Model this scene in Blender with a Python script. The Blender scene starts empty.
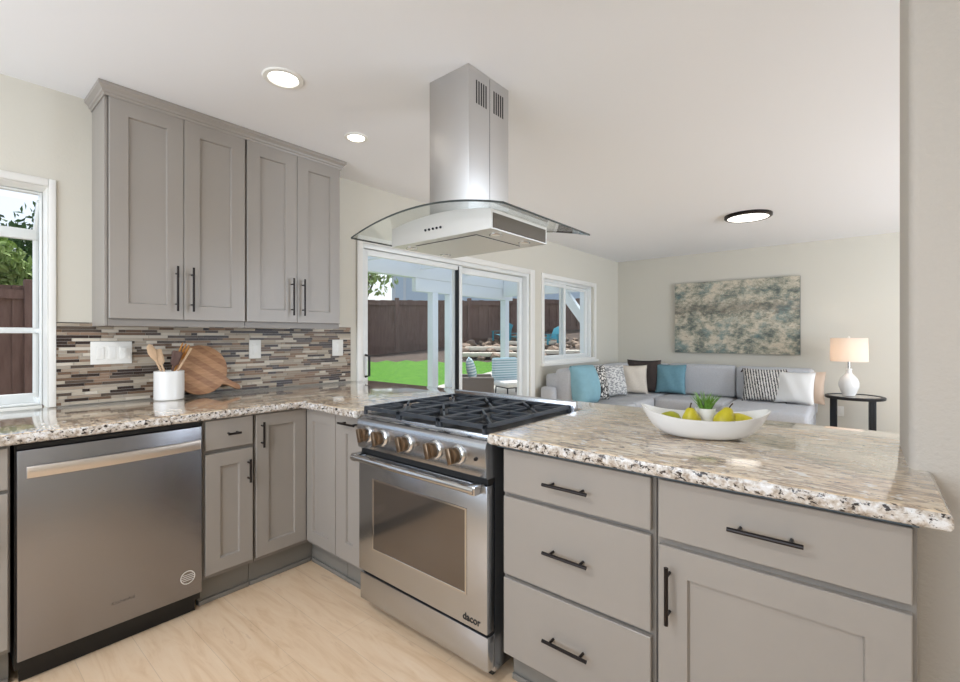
import bpy, bmesh, math, random
from mathutils import Vector, Matrix, Euler
random.seed(7)
PI = math.pi
scn = bpy.context.scene
COL = scn.collection

# ------------------------------------------------------------------ camera, sky, sun, lights, exposure
YAW = math.radians(39.7)
cam_d = bpy.data.cameras.new('camera'); cam = bpy.data.objects.new('camera', cam_d); COL.objects.link(cam)
cam_d.sensor_width = 36.0
cam_d.lens = 458.2/960*36.0
cam_d.shift_y = (336.6-341.0)/960*1.0
cam_d.clip_start = 0.02; cam_d.clip_end = 300
cam.location = (0, 0, 1.245)
cam.rotation_euler = (PI/2, 0, YAW)
scn.camera = cam

w = bpy.data.worlds.new('sky'); scn.world = w; w.use_nodes = True
wn = w.node_tree; wn.nodes.clear()
wo = wn.nodes.new('ShaderNodeOutputWorld'); wb = wn.nodes.new('ShaderNodeBackground')
sk = wn.nodes.new('ShaderNodeTexSky'); sk.sky_type = 'NISHITA'; sk.sun_disc = False
sk.sun_elevation = math.radians(58); sk.sun_rotation = math.radians(-45); sk.dust_density = 4.0; sk.air_density = 1.0
hz = wn.nodes.new('ShaderNodeMix'); hz.data_type = 'RGBA'; hz.inputs[0].default_value = .5; hz.inputs[7].default_value = (3.6, 3.8, 4.0, 1)   # haze
wn.links.new(sk.outputs[0], hz.inputs[6]); wn.links.new(hz.outputs[2], wb.inputs[0]); wb.inputs[1].default_value = 0.18
wn.links.new(wb.outputs[0], wo.inputs[0])

def light(name, kind, loc, rot, energy, color=(1,1,1), **kw):
    d = bpy.data.lights.new(name, kind); d.energy = energy; d.color = color
    for k, v in kw.items(): setattr(d, k, v)
    o = bpy.data.objects.new(name, d); COL.objects.link(o); o.location = loc; o.rotation_euler = rot
    return o
light('sun', 'SUN', (-8,8,20), Euler((math.radians(30), 0, math.radians(225))), 3.4, (1,.97,.91), angle=math.radians(1.2))
# added fill lights at unseen openings behind and beside the camera, tilted up
light('rear_fill_light', 'AREA', (-1.25,-2.06,1.45), (math.radians(126),0,0), 50, (.80,.91,1.06), shape='RECTANGLE', size=2.6, size_y=1.5)
light('side_fill_light', 'AREA', (3.46,4.6,1.35), (math.radians(122),0,math.radians(90)), 108, (.80,.91,1.06), shape='RECTANGLE', size=2.6, size_y=1.7)
scn.view_settings.view_transform = 'Standard'
scn.view_settings.look = 'None'
scn.view_settings.gamma = 1.0
scn.view_settings.use_curve_mapping = False
scn.view_settings.exposure = 0.55

# ------------------------------------------------------------------ materials
def srgb(r, g, b):
    def f(c):
        c /= 255.0
        return c/12.92 if c <= .04045 else ((c+.055)/1.055)**2.4
    return (f(r), f(g), f(b), 1)
class NT:
    def __init__(s, name):
        s.m = bpy.data.materials.new(name); s.m.use_nodes = True
        s.t = s.m.node_tree; s.b = s.t.nodes['Principled BSDF']; s.out = s.t.nodes['Material Output']
    def n(s, typ, **kw):
        x = s.t.nodes.new(typ)
        for k, v in kw.items(): setattr(x, k, v)
        return x
    def l(s, a, b): s.t.links.new(a, b)
    def set(s, **kw):
        for k, v in kw.items(): s.b.inputs[k.replace('_', ' ')].default_value = v
    def coord(s, scale=(1,1,1), rot=(0,0,0)):
        tc = s.n('ShaderNodeTexCoord'); mp = s.n('ShaderNodeMapping')
        mp.inputs['Scale'].default_value = scale; mp.inputs['Rotation'].default_value = rot
        s.l(tc.outputs['Object'], mp.inputs[0]); return mp.outputs[0]
    def noise(s, vec, scale, detail=4, rough=.55, dist=0):
        x = s.n('ShaderNodeTexNoise'); x.inputs['Scale'].default_value = scale; x.inputs['Detail'].default_value = detail
        x.inputs['Roughness'].default_value = rough; x.inputs['Distortion'].default_value = dist
        s.l(vec, x.inputs['Vector']); return x.outputs['Fac']
    def ramp(s, fac, stops, interp='LINEAR'):
        r = s.n('ShaderNodeValToRGB'); r.color_ramp.interpolation = interp; e = r.color_ramp.elements
        while len(e) < len(stops): e.new(.5)
        for i, (p, c) in enumerate(stops): e[i].position = p; e[i].color = c if len(c) == 4 else (*c, 1)
        s.l(fac, r.inputs[0]); return r.outputs[0]
    def mix(s, fac, a, b, mode='MIX'):
        m = s.n('ShaderNodeMix', data_type='RGBA', blend_type=mode)
        for sock, v in ((m.inputs[0], fac), (m.inputs[6], a), (m.inputs[7], b)):
            if hasattr(v, 'is_output'): s.l(v, sock)
            else: sock.default_value = v
        return m.outputs[2]
    def bump(s, h, strength=.2, dist=.01):
        b = s.n('ShaderNodeBump'); b.inputs['Strength'].default_value = strength; b.inputs['Distance'].default_value = dist
        s.l(h, b.inputs['Height']); s.l(b.outputs[0], s.b.inputs['Normal'])
def plain(name, rgb, rough=.5, metal=0, bump=None, spec=None, var=0, vscale=8):
    k = NT(name); c = srgb(*rgb); k.set(Base_Color=c, Roughness=rough, Metallic=metal)
    if spec is not None: k.b.inputs['Specular IOR Level'].default_value = spec
    if var:
        v = k.noise(k.coord(), vscale, 5)
        lo = tuple(x*(1-var) for x in c[:3]); hi = tuple(min(1, x*(1+var)) for x in c[:3])
        k.l(k.ramp(v, [(.3, lo), (.7, hi)]), k.b.inputs['Base Color'])
    if bump: k.bump(k.noise(k.coord(), bump[0], 3), bump[1], bump[2])
    return k.m
M = {}
M['wall'] = plain('wall_paint', (213,208,195), .75, bump=(90,.12,.004))
M['wall_tex_shaded'] = plain('shaded_orange_peel_wall_paint', (194,187,177), .7, bump=(75,.35,.006))  # wall paint darkened to stand for the stub's shaded side
M['ceil'] = plain('ceiling_paint', (240,240,241), .8, bump=(80,.08,.004))
M['trim'] = plain('white_trim', (236,234,228), .4)
M['vinyl'] = plain('white_vinyl', (232,234,232), .35)
M['cab'] = plain('greige_cabinet_paint', (154,147,139), .38, var=.02, vscale=3)
M['cab_shaded'] = plain('shaded_cabinet_paint', (136,130,123), .45)  # cabinet paint darkened, puts the shade of the door gaps into the colour
M['toe'] = plain('toe_kick_paint', (128,124,117), .5)
M['bronze'] = plain('dark_bronze', (38,32,30), .35, .6)
M['black'] = plain('black_plastic', (14,14,15), .45)
M['iron'] = plain('cast_iron', (64,69,76), .42, .35, bump=(300,.1,.002))
M['white_pl'] = plain('white_plastic', (235,233,226), .35)
M['ceramic'] = plain('white_ceramic', (238,236,232), .18)
M['knob'] = plain('bronze_knob', (132,112,92), .28, .9)
M['sofa'] = plain('grey_sofa_fabric', (190,190,192), .9, bump=(420,.35,.003), var=.06, vscale=60)
M['pear'] = plain('pear_skin', (196,182,40), .38, var=.16, vscale=30)
M['pear_g'] = plain('green_pear_skin', (168,170,40), .38, var=.16, vscale=30)
M['stem'] = plain('pear_stem', (70,52,36), .8)
M['wood_spoon'] = plain('pale_wood', (205,172,138), .6, var=.12, vscale=25)
M['wood_orange'] = plain('orange_wood', (190,130,62), .55, var=.12, vscale=25)
M['wood_dark'] = plain('dark_wood', (92,66,56), .55, var=.15, vscale=25)
M['teal'] = plain('teal_fabric', (134,176,188), .75, bump=(300,.25,.002), var=.05, vscale=20)
M['teal_d'] = plain('blue_teal_fabric', (106,146,158), .85, bump=(300,.3,.002), var=.06, vscale=40)
M['cream'] = plain('cream_fabric', (216,205,190), .9, bump=(160,.4,.004), var=.05, vscale=50)
M['brown'] = plain('dark_brown_fabric', (62,52,48), .9, bump=(250,.3,.003), var=.1, vscale=40)
M['whitef'] = plain('white_fabric', (232,230,226), .9, bump=(250,.2,.002))
M['tan'] = plain('tan_fabric', (202,180,160), .9, bump=(250,.2,.002))
M['lampshade'] = None
M['tblack'] = plain('black_metal', (26,28,32), .4, .3)
M['leaf'] = plain('leaf_green', (104,150,56), .45, var=.3, vscale=30)
M['fern'] = plain('succulent_green', (108,152,60), .45, var=.25, vscale=90)
M['foliage'] = plain('dark_foliage', (66,98,44), .6, var=.4, vscale=3)
M['foliage_l'] = plain('light_foliage', (150,172,96), .6, var=.35, vscale=3)
M['bark'] = plain('bark', (92,76,62), .9, bump=(30,.5,.02))
M['patio_white'] = plain('white_patio_paint', (226,232,236), .55)
M['concrete'] = plain('patio_concrete', (188,182,172), .85, var=.08, vscale=5)
M['stucco'] = plain('blue_grey_stucco', (214,228,240), .85, bump=(40,.2,.02))
M['roof'] = plain('grey_roof_tile', (120,112,106), .85, bump=(12,.5,.03))
M['rock'] = plain('brown_rock', (148,126,108), .9, bump=(14,.6,.03), var=.3, vscale=6)
M['slab'] = plain('pale_stone_slab', (222,212,196), .85, var=.08, vscale=5)
M['soil'] = plain('brown_soil', (78,62,52), .95, bump=(10,.6,.05), var=.35, vscale=4)
M['wicker'] = plain('grey_brown_wicker', (112,102,96), .8, bump=(110,.7,.006), var=.2, vscale=90)
M['teal_paint'] = plain('teal_chair_paint', (62,150,168), .5)
M['slate_blue'] = plain('slate_blue_strip', (78,92,100), .5)
M['dark_panel'] = plain('dark_brown_grey_panel', (104,96,86), .5, .5, bump=(400,.4,.002))
M['gap'] = plain('dark_gap', (20,20,21), .7)
M['coil'] = plain('burner_cap', (28,29,31), .5)

def metal(name, rgb, rough, axis_scale, strength=.12):
    k = NT(name); k.set(Base_Color=srgb(*rgb), Metallic=1.0, Roughness=rough)
    n = k.noise(k.coord(axis_scale), 1.0, 2)
    k.bump(n, strength, .0015)
    return k.m
M['steel_h'] = metal('brushed_steel_across', (150,150,154), .27, (6,6,700), .16)
M['steel_r'] = metal('brushed_steel_range', (190,194,200), .24, (4,4,600), .08)
M['steel_v'] = metal('brushed_steel_upright', (204,202,200), .4, (500,500,3), .10)
M['steel_hd'] = metal('brushed_steel_handle', (216,208,200), .36, (6,6,700), .08)
M['steel_p'] = metal('polished_steel', (205,205,205), .14, (3,3,3), .0)
M['alu'] = metal('hood_aluminium', (216,214,210), .44, (8,300,8), .05)

def glass(name, tint=(1,1,1), rough=0.0, ior=1.3):
    k = NT(name)
    tr = k.n('ShaderNodeBsdfTransparent'); tr.inputs[0].default_value = (*tint, 1)
    gl = k.n('ShaderNodeBsdfGlossy'); gl.inputs['Roughness'].default_value = rough
    fr = k.n('ShaderNodeFresnel'); ge = k.n('ShaderNodeNewGeometry'); mr = k.n('ShaderNodeMapRange')
    mr.inputs['To Min'].default_value = ior; mr.inputs['To Max'].default_value = 1/ior
    k.l(ge.outputs['Backfacing'], mr.inputs[0]); k.l(mr.outputs[0], fr.inputs[0])
    mx = k.n('ShaderNodeMixShader')
    k.l(fr.outputs[0], mx.inputs[0]); k.l(tr.outputs[0], mx.inputs[1]); k.l(gl.outputs[0], mx.inputs[2])
    k.l(mx.outputs[0], k.out.inputs['Surface'])
    return k.m
M['glass'] = glass('window_glass', (.95,.98,1))
M['hood_glass'] = glass('hood_glass', (.93,.95,.94))
k = NT('oven_glass'); k.set(Base_Color=srgb(118,110,102), Roughness=.1, Metallic=.75); M['oven_glass'] = k.m

# granite: cream ground, stretched taupe veins, dark flecks
k = NT('granite'); vec = k.coord((1,1,1)); vs = k.coord((5,17,17), (0,0,.16))
base = k.ramp(k.noise(vec, 6, 6, .6, .4), [(.3, srgb(204,174,142)), (.5, srgb(228,206,176)), (.72, srgb(242,230,208))])
vein = k.ramp(k.noise(vs, 1.6, 8, .62, 1.4), [(.40, (0,0,0)), (.52, (1,1,1))])
c1 = k.mix(vein, srgb(160,140,120), base)
v2 = k.ramp(k.noise(k.coord((10,42,42), (0,0,.2)), 1.8, 7, .66, 1.3), [(.40, (1,1,1)), (.455, (0,0,0))])
c2 = k.mix(v2, c1, srgb(98,84,74))
fleck = k.ramp(k.noise(k.coord((26,60,60)), 1.5, 5, .66, .6), [(.325, (1,1,1)), (.38, (0,0,0))])
c3 = k.mix(fleck, c2, srgb(52,46,44))
wh = k.ramp(k.noise(k.coord((20,26,26)), 1.3, 4, .5), [(.62, (0,0,0)), (.70, (1,1,1))])
c4 = k.mix(wh, c3, srgb(238,236,232))
k.l(c4, k.b.inputs['Base Color']); k.set(Roughness=.12, Coat_Weight=1.0, Coat_Roughness=.07, Coat_IOR=1.6); M['granite'] = k.m
# rough-polished edge, where the darker mineral shows larger
k = NT('granite_edge'); vec = k.coord((1,1,1))
base = k.ramp(k.noise(vec, 55, 5, .65, .3), [(.34, srgb(146,130,114)), (.48, srgb(198,188,176)), (.62, srgb(226,224,222))])
fl = k.ramp(k.noise(k.coord((48,48,70)), 1.25, 5, .66, .5), [(.405, (1,1,1)), (.45, (0,0,0))])
c = k.mix(fl, base, srgb(52,44,40)); k.l(c, k.b.inputs['Base Color']); k.set(Roughness=.2); M['granite_edge'] = k.m

# floor: pale oak planks running along X
k = NT('oak_plank_floor'); vec = k.coord()
br = k.n('ShaderNodeTexBrick'); br.offset = .37
for a, v in (('Scale', 1.0), ('Mortar Size', .0012), ('Mortar Smooth', .3), ('Brick Width', 1.22), ('Row Height', .18), ('Bias', 0.0)): br.inputs[a].default_value = v
br.inputs['Color1'].default_value = srgb(232,202,168); br.inputs['Color2'].default_value = srgb(222,190,154); br.inputs['Mortar'].default_value = srgb(176,146,116)
k.l(vec, br.inputs['Vector'])
g = k.ramp(k.noise(k.coord((2.2,14,1), (0,0,.03)), 1.5, 8, .62, 1.2), [(.34, srgb(214,180,142)), (.50, srgb(232,204,172)), (.7, srgb(240,218,190))])
c = k.mix(.55, br.outputs['Color'], g)
kn = k.ramp(k.noise(k.coord((2.5,12,1)), 1.0, 7, .7, 1.6), [(.30, (1,1,1)), (.37, (0,0,0))])
c = k.mix(k.mix(.4, (0,0,0,1), kn), c, srgb(184,146,112)); k.l(c, k.b.inputs['Base Color']); k.set(Roughness=.33); M['floor'] = k.m

# lawn
k = NT('lawn_grass'); c = k.ramp(k.noise(k.coord(), 9, 10, .85), [(.3, srgb(50,110,6)), (.5, srgb(84,148,12)), (.7, srgb(120,170,36))])
k.l(c, k.b.inputs['Base Color']); k.set(Roughness=.9); k.bump(k.noise(k.coord(), 120, 3), .8, .05); M['lawn'] = k.m
# fence
k = NT('brown_fence_stain'); c = k.ramp(k.noise(k.coord((6,6,1.0)), 3, 6, .6), [(.3, srgb(100,75,66)), (.7, srgb(124,97,87))])
k.l(c, k.b.inputs['Base Color']); k.set(Roughness=.85); M['fence'] = k.m
# cutting board: planks of two woods
k = NT('cutting_board_wood'); wv = k.n('ShaderNodeTexWave', wave_type='BANDS', bands_direction='Z'); wv.inputs['Scale'].default_value = 4.5; wv.inputs['Distortion'].default_value = 0
k.l(k.coord(rot=(.62,0,0)), wv.inputs['Vector'])
a = k.ramp(wv.outputs['Fac'], [(.35, srgb(150,104,72)), (.5, srgb(186,140,100))])
b = k.ramp(k.noise(k.coord((20,20,90), (.62,0,0)), 1.0, 5), [(.3, srgb(128,88,60)), (.7, srgb(196,152,112))])
k.l(k.mix(.45, a, b), k.b.inputs['Base Color']); k.set(Roughness=.5); M['board'] = k.m
# abstract canvas
k = NT('abstract_canvas')
n1 = k.noise(k.coord((2.6,1,4.0)), 1.2, 11, .8); n2 = k.noise(k.coord((1.6,1,2.0)), 1.7, 9, .74); n3 = k.noise(k.coord((9,9,22)), 1.8, 9, .8)
c = k.ramp(n1, [(.36, srgb(78,86,84)), (.44, srgb(124,130,120)), (.49, srgb(168,164,146)), (.57, srgb(214,204,184)), (.70, srgb(150,134,112))])
c = k.mix(k.ramp(n2, [(.52, (0,0,0)), (.62, (.8,.8,.8))]), c, srgb(104,132,132))
c = k.mix(k.ramp(n3, [(.56, (0,0,0)), (.66, (.75,.75,.75))]), c, srgb(104,92,80))
tc = k.n('ShaderNodeTexCoord'); sp = k.n('ShaderNodeSeparateXYZ'); k.l(tc.outputs['Object'], sp.inputs[0])
ad = k.n('ShaderNodeMath', operation='MULTIPLY_ADD'); k.l(n3, ad.inputs[0]); ad.inputs[1].default_value = .7; k.l(sp.outputs['Z'], ad.inputs[2])
band = k.ramp(ad.outputs[0], [(.36, (0,0,0)), (.44, (.85,.85,.85)), (.50, (.85,.85,.85)), (.58, (0,0,0))])
c = k.mix(k.mix(k.noise(k.coord((5,1,12)), 1.5, 5), (0,0,0,1), band), c, srgb(84,74,66))
k.l(c, k.b.inputs['Base Color']); k.set(Roughness=.7); M['canvas'] = k.m
# patterned pillow fabrics
k = NT('black_white_pattern_fabric'); v = k.n('ShaderNodeTexVoronoi', feature='DISTANCE_TO_EDGE'); v.inputs['Scale'].default_value = 26
k.l(k.coord((1,1,.75)), v.inputs['Vector']); k.l(k.ramp(v.outputs['Distance'], [(.10, srgb(46,44,44)), (.16, srgb(226,222,214))]), k.b.inputs['Base Color']); k.set(Roughness=.9); M['bwpat'] = k.m
k = NT('knit_stripe_fabric'); wv = k.n('ShaderNodeTexWave', wave_type='BANDS', bands_direction='X', wave_profile='SIN'); wv.inputs['Scale'].default_value = 11; wv.inputs['Distortion'].default_value = 3.2; wv.inputs['Detail Scale'].default_value = 9
k.l(k.coord((1,1,1), (0,.15,0)), wv.inputs['Vector']); k.l(k.ramp(wv.outputs['Fac'], [(.34, srgb(62,58,58)), (.5, srgb(222,216,208))]), k.b.inputs['Base Color']); k.set(Roughness=.95)
k.bump(wv.outputs['Fac'], .6, .01); M['knit'] = k.m
k = NT('pale_pattern_fabric'); k.l(k.ramp(k.noise(k.coord((1,1,2)), 30, 3), [(.45, srgb(150,150,150)), (.52, srgb(224,222,218))]), k.b.inputs['Base Color']); k.set(Roughness=.95); M['palepat'] = k.m
k = NT('outdoor_stripe_fabric'); wv = k.n('ShaderNodeTexWave', bands_direction='Z'); wv.inputs['Scale'].default_value = 7; k.l(k.coord(), wv.inputs['Vector'])
k.l(k.ramp(wv.outputs['Fac'], [(.4, srgb(150,182,194)), (.6, srgb(222,232,236))]), k.b.inputs['Base Color']); k.set(Roughness=.9); M['outfab'] = k.m
def emit(name, rgb, s):
    k = NT(name); k.set(Base_Color=srgb(*rgb), Roughness=.4); k.b.inputs['Emission Color'].default_value = srgb(*rgb); k.b.inputs['Emission Strength'].default_value = s; return k.m
M['lens'] = emit('lamp_lens', (255,250,240), 5)
M['disk'] = emit('flush_light_lens', (255,250,242), 1.3)
# lamp shade: translucent linen
k = NT('linen_lampshade'); tl = k.n('ShaderNodeBsdfTranslucent'); tl.inputs[0].default_value = srgb(250,236,222); df = k.n('ShaderNodeBsdfDiffuse'); df.inputs[0].default_value = srgb(246,240,232)
mx = k.n('ShaderNodeMixShader'); mx.inputs[0].default_value = .5; k.l(df.outputs[0], mx.inputs[1]); k.l(tl.outputs[0], mx.inputs[2]); k.l(mx.outputs[0], k.out.inputs['Surface']); M['shade'] = k.m

# ------------------------------------------------------------------ mesh helpers
class MB:
    def __init__(s): s.bm = bmesh.new()
    def _merge(s, b):
        me = bpy.data.meshes.new('t'); b.to_mesh(me); b.free(); s.bm.from_mesh(me); bpy.data.meshes.remove(me); return s
    def box(s, x0, x1, y0, y1, z0, z1, bev=0, seg=2, rot=None, mi=0):
        b = bmesh.new(); bmesh.ops.create_cube(b, size=1)
        for v in b.verts: v.co = Vector(((x0+x1)/2+v.co.x*(x1-x0), (y0+y1)/2+v.co.y*(y1-y0), (z0+z1)/2+v.co.z*(z1-z0)))
        if bev: bmesh.ops.bevel(b, geom=list(b.edges), offset=bev, segments=seg, profile=.5, affect='EDGES')
        if rot is not None: bmesh.ops.transform(b, matrix=rot, verts=b.verts)
        for f in b.faces: f.material_index = mi
        return s._merge(b)
    def tube(s, pts, r, seg=10, cap=True, flat=None):
        b = bmesh.new(); pts = [Vector(p) for p in pts]; n = len(pts); rings = []
        rs = r if isinstance(r, (list, tuple)) else [r]*n
        prev = None
        for i, p in enumerate(pts):
            t = (pts[min(i+1, n-1)]-pts[max(i-1, 0)]).normalized()
            if prev is None:
                a = Vector((0,0,1)) if abs(t.z) < .9 else Vector((1,0,0)); u = t.cross(a).normalized()
            else: u = (prev-t*prev.dot(t)).normalized()
            v = t.cross(u); prev = u
            fl = flat or 1
            rings.append([b.verts.new(p+u*math.cos(2*PI*j/seg)*rs[i]+v*math.sin(2*PI*j/seg)*rs[i]*fl) for j in range(seg)])
        for i in range(n-1):
            for j in range(seg):
                b.faces.new((rings[i][j], rings[i][(j+1) % seg], rings[i+1][(j+1) % seg], rings[i+1][j]))
        if cap: b.faces.new(rings[0][::-1]); b.faces.new(rings[-1])
        bmesh.ops.recalc_face_normals(b, faces=b.faces)
        return s._merge(b)
    def lathe(s, prof, c=(0,0,0), seg=32, mat=None, sx=1, sy=1):
        b = bmesh.new(); rings = []
        for r, z in prof:
            if r < 1e-6: rings.append([b.verts.new((c[0], c[1], c[2]+z))])
            else: rings.append([b.verts.new((c[0]+r*sx*math.cos(2*PI*j/seg), c[1]+r*sy*math.sin(2*PI*j/seg), c[2]+z)) for j in range(seg)])
        for i in range(len(rings)-1):
            A, B = rings[i], rings[i+1]
            for j in range(seg):
                k2 = (j+1) % seg
                if len(A) == 1 and len(B) == 1: continue
                if len(A) == 1: b.faces.new((A[0], B[k2], B[j]))
                elif len(B) == 1: b.faces.new((A[j], A[k2], B[0]))
                else: b.faces.new((A[j], A[k2], B[k2], B[j]))
        bmesh.ops.recalc_face_normals(b, faces=b.faces)
        if mat is not None: bmesh.ops.transform(b, matrix=mat, verts=b.verts)
        return s._merge(b)
    def prism(s, poly, z0, z1, bev=0, seg=3, mat=None):
        b = bmesh.new(); lo = [b.verts.new((x, y, z0)) for x, y in poly]; hi = [b.verts.new((x, y, z1)) for x, y in poly]; n = len(poly)
        b.faces.new(lo[::-1]); b.faces.new(hi)
        for i in range(n): b.faces.new((lo[i], lo[(i+1) % n], hi[(i+1) % n], hi[i]))
        bmesh.ops.recalc_face_normals(b, faces=b.faces)
        if bev: bmesh.ops.bevel(b, geom=[e for e in b.edges], offset=bev, segments=seg, profile=.5, affect='EDGES')
        if mat is not None: bmesh.ops.transform(b, matrix=mat, verts=b.verts)
        return s._merge(b)
    def quad(s, a, b_, c, d):
        vs = [s.bm.verts.new(p) for p in (a, b_, c, d)]; s.bm.faces.new(vs); return s
    def shaker(s, x0, x1, z0, z1, y0=-.02, y1=0.0, rail=.057, rec=.011, railt=None):
        """framed door: front at y0 (towards -y), back at y1"""
        b = bmesh.new(); rt = railt or rail
        def ring(xa, xb, za, zb, y): return [b.verts.new(p) for p in ((xa,y,za),(xb,y,za),(xb,y,zb),(xa,y,zb))]
        e = .002
        R = [ring(x0, x1, z0, z1, y1), ring(x0, x1, z0, z1, y0+e), ring(x0+e, x1-e, z0+e, z1-e, y0), ring(x0+rail, x1-rail, z0+rt, z1-rt, y0), ring(x0+rail+.004, x1-rail-.004, z0+rt+.004, z1-rt-.004, y0+rec)]
        b.faces.new(R[0])
        for A, B in zip(R, R[1:]):
            for i in range(4): b.faces.new((A[i], A[(i+1) % 4], B[(i+1) % 4], B[i]))
        b.faces.new(R[-1])
        bmesh.ops.recalc_face_normals(b, faces=b.faces)
        return s._merge(b)
    def build(s, name, mat, parent=None, loc=None, rot=None, smooth=35):
        me = bpy.data.meshes.new(name); s.bm.to_mesh(me); s.bm.free()
        for m in (mat if isinstance(mat, (list, tuple)) else [mat]): me.materials.append(m)
        if smooth:
            me.polygons.foreach_set('use_smooth', [True]*len(me.polygons)); me.set_sharp_from_angle(angle=math.radians(smooth))
        o = bpy.data.objects.new(name, me); COL.objects.link(o)
        if parent: o.parent = parent
        if loc: o.location = loc
        if rot: o.rotation_euler = rot
        return o
def tag(o, label=None, cat=None, group=None, kind=None):
    for a, v in (('label', label), ('category', cat), ('group', group), ('kind', kind)):
        if v: o[a] = v
    return o
def thing(name, label, cat, loc=(0,0,0), rotz=0, group=None):
    o = bpy.data.objects.new(name, None); COL.objects.link(o); o.location = loc; o.rotation_euler = (0,0,rotz); o.empty_display_size = .05
    return tag(o, label, cat, group)
def struct(name, mb, mat, smooth=35): return tag(mb.build(name, mat, smooth=smooth), kind='structure')
def copy_tree(o, parent=None):
    c = o.copy(); COL.objects.link(c)
    if parent: c.parent = parent
    for ch in [x for x in o.children]: copy_tree(ch, c)
    return c
def text(name, body, size, mat, parent, loc, rot, extrude=.0008, align='CENTER', bold=0):
    cu = bpy.data.curves.new(name, 'FONT'); cu.body = body; cu.size = size; cu.extrude = extrude; cu.align_x = align; cu.align_y = 'CENTER'; cu.offset = bold
    t = bpy.data.objects.new(name+'_tmp', cu); COL.objects.link(t)
    bpy.context.view_layer.update()
    me = bpy.data.meshes.new_from_object(t.evaluated_get(bpy.context.evaluated_depsgraph_get()))
    bpy.data.objects.remove(t); me.materials.clear(); me.materials.append(mat); me.name = name
    o = bpy.data.objects.new(name, me); COL.objects.link(o); o.parent = parent; o.location = loc; o.rotation_euler = rot
    return o
R3, F3 = Vector((math.cos(YAW), math.sin(YAW), 0)), Vector((-math.sin(YAW), math.cos(YAW), 0))
def at(u, d, z=0):
    p = (R3*((u-480)/458.2)+F3)*d; return Vector((p.x, p.y, z))

# ------------------------------------------------------------------ room shell
CEIL = 2.43; XW = -2.98; YB = 7.04; XR = 3.4; YR = -2.0
struct('floor', MB().box(XW-.14, XR+.1, YR-.1, YB+.1, -.05, 0), M['floor'])
struct('ceiling', MB().box(XW-.15, XR+.1, YR-.1, YB+.1, CEIL, CEIL+.2), M['ceil'])
wl = MB()
def wl_box(y0, y1, z0, z1): wl.box(XW-.14, XW, y0, y1, z0, z1)
WY0, WY1, WZ0, WZ1 = -1.05, .366, .868, 1.96         # garden window opening
SY0, SY1, SZ1 = 2.13, 4.50, 1.985                    # sliding door opening
PY0, PY1, PZ0, PZ1 = 4.79, 6.16, .93, 1.975          # living room window opening
wl_box(YR-.1, WY0, 0, CEIL); wl_box(WY0, WY1, 0, WZ0); wl_box(WY0, WY1, WZ1, CEIL); wl_box(WY1, SY0, 0, CEIL)
wl_box(SY0, SY1, SZ1, CEIL); wl_box(SY1, PY0, 0, CEIL); wl_box(PY0, PY1, 0, PZ0); wl_box(PY0, PY1, PZ1, CEIL); wl_box(PY1, YB, 0, CEIL)
struct('wall_left', wl, M['wall'])
struct('trim_eave_sunblock', MB().box(XW-.86, XW-.15, YR-.1, YB+.3, 2.46, 2.58), M['trim'])  # eave added out of view to block sun at the windows
struct('wall_back', MB().box(XW-.14, XR+.1, YB, YB+.12, 0, CEIL), M['wall'])
# right and rear walls out of the picture, openings added for the fill lights
wr = MB(); wr.box(XR, XR+.12, 1.6, 3.2, 0, CEIL); wr.box(XR, XR+.12, 6.0, YB, 0, CEIL); wr.box(XR, XR+.12, 3.2, 6.0, 0, .4); wr.box(XR, XR+.12, 3.2, 6.0, 2.25, CEIL)
struct('wall_right', wr, M['wall'])
wk = MB(); wk.box(1.75, 1.87, YR, 1.6, 0, CEIL)
struct('wall_kitchen', wk, M['wall'])
we = MB(); we.box(XW-.14, -2.65, YR-.12, YR, 0, CEIL); we.box(.15, 1.87, YR-.12, YR, 0, CEIL); we.box(-2.65, .15, YR-.12, YR, 0, .65); we.box(-2.65, .15, YR-.12, YR, 2.25, CEIL)
struct('wall_rear', we, M['wall'])
# stub wall at the right with rounded corners
pol = []
def arc(cx, cy, r, a0, a1, n=6): return [(cx+r*math.cos(a0+(a1-a0)*i/n), cy+r*math.sin(a0+(a1-a0)*i/n)) for i in range(n+1)]
SX, SYa, SYb, rr = .095, 1.60, 1.97, .022
pol = arc(SX+rr, SYa+rr, rr, 1.5*PI, PI) + arc(SX+rr, SYb-rr, rr, PI, .5*PI) + [(XR, SYb), (XR, SYa)]
struct('wall_stub', MB().prism(pol, 0, CEIL), M['wall_tex_shaded'], smooth=50)
struct('wall_peninsula', MB().box(XW+.16, SX, 1.955, 2.05, 0, .866), M['wall'])
bb = MB(); bb.box(XW+.0, XR, YB-.014, YB, 0, .09, .003); struct('baseboard_back', bb, M['trim'])
bb = MB(); bb.box(XW, XW+.014, 4.62, YB-.015, 0, .09, .003); struct('baseboard_left', bb, M['trim'])

# ---- garden window over the sink run (window_1)
win = tag(bpy.data.objects.new('window_1', None), kind='structure'); COL.objects.link(win)
def frame_yz(mb, x0, x1, y0, y1, z0, z1, wd, bev=.003):
    mb.box(x0, x1, y0, y0+wd, z0, z1, bev); mb.box(x0, x1, y1-wd, y1, z0, z1, bev); mb.box(x0, x1, y0+wd, y1-wd, z1-wd, z1, bev); mb.box(x0, x1, y0+wd, y1-wd, z0, z0+wd, bev)
tr = MB(); tr.box(XW-.001, XW+.012, WY1, WY1+.027, WZ0+.04, WZ1+.035, .003); tr.box(XW-.001, XW+.012, WY0-.035, WY1, WZ1, WZ1+.035, .003); tr.box(XW-.001, XW+.012, WY0-.035, WY0, WZ0+.04, WZ1, .003)
tr.box(XW-.14, XW, WY1-.004, WY1-.001, WZ0+.04, WZ1); tr.box(XW-.14, XW, WY0, WY1-.004, WZ1-.004, WZ1-.001)
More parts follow.
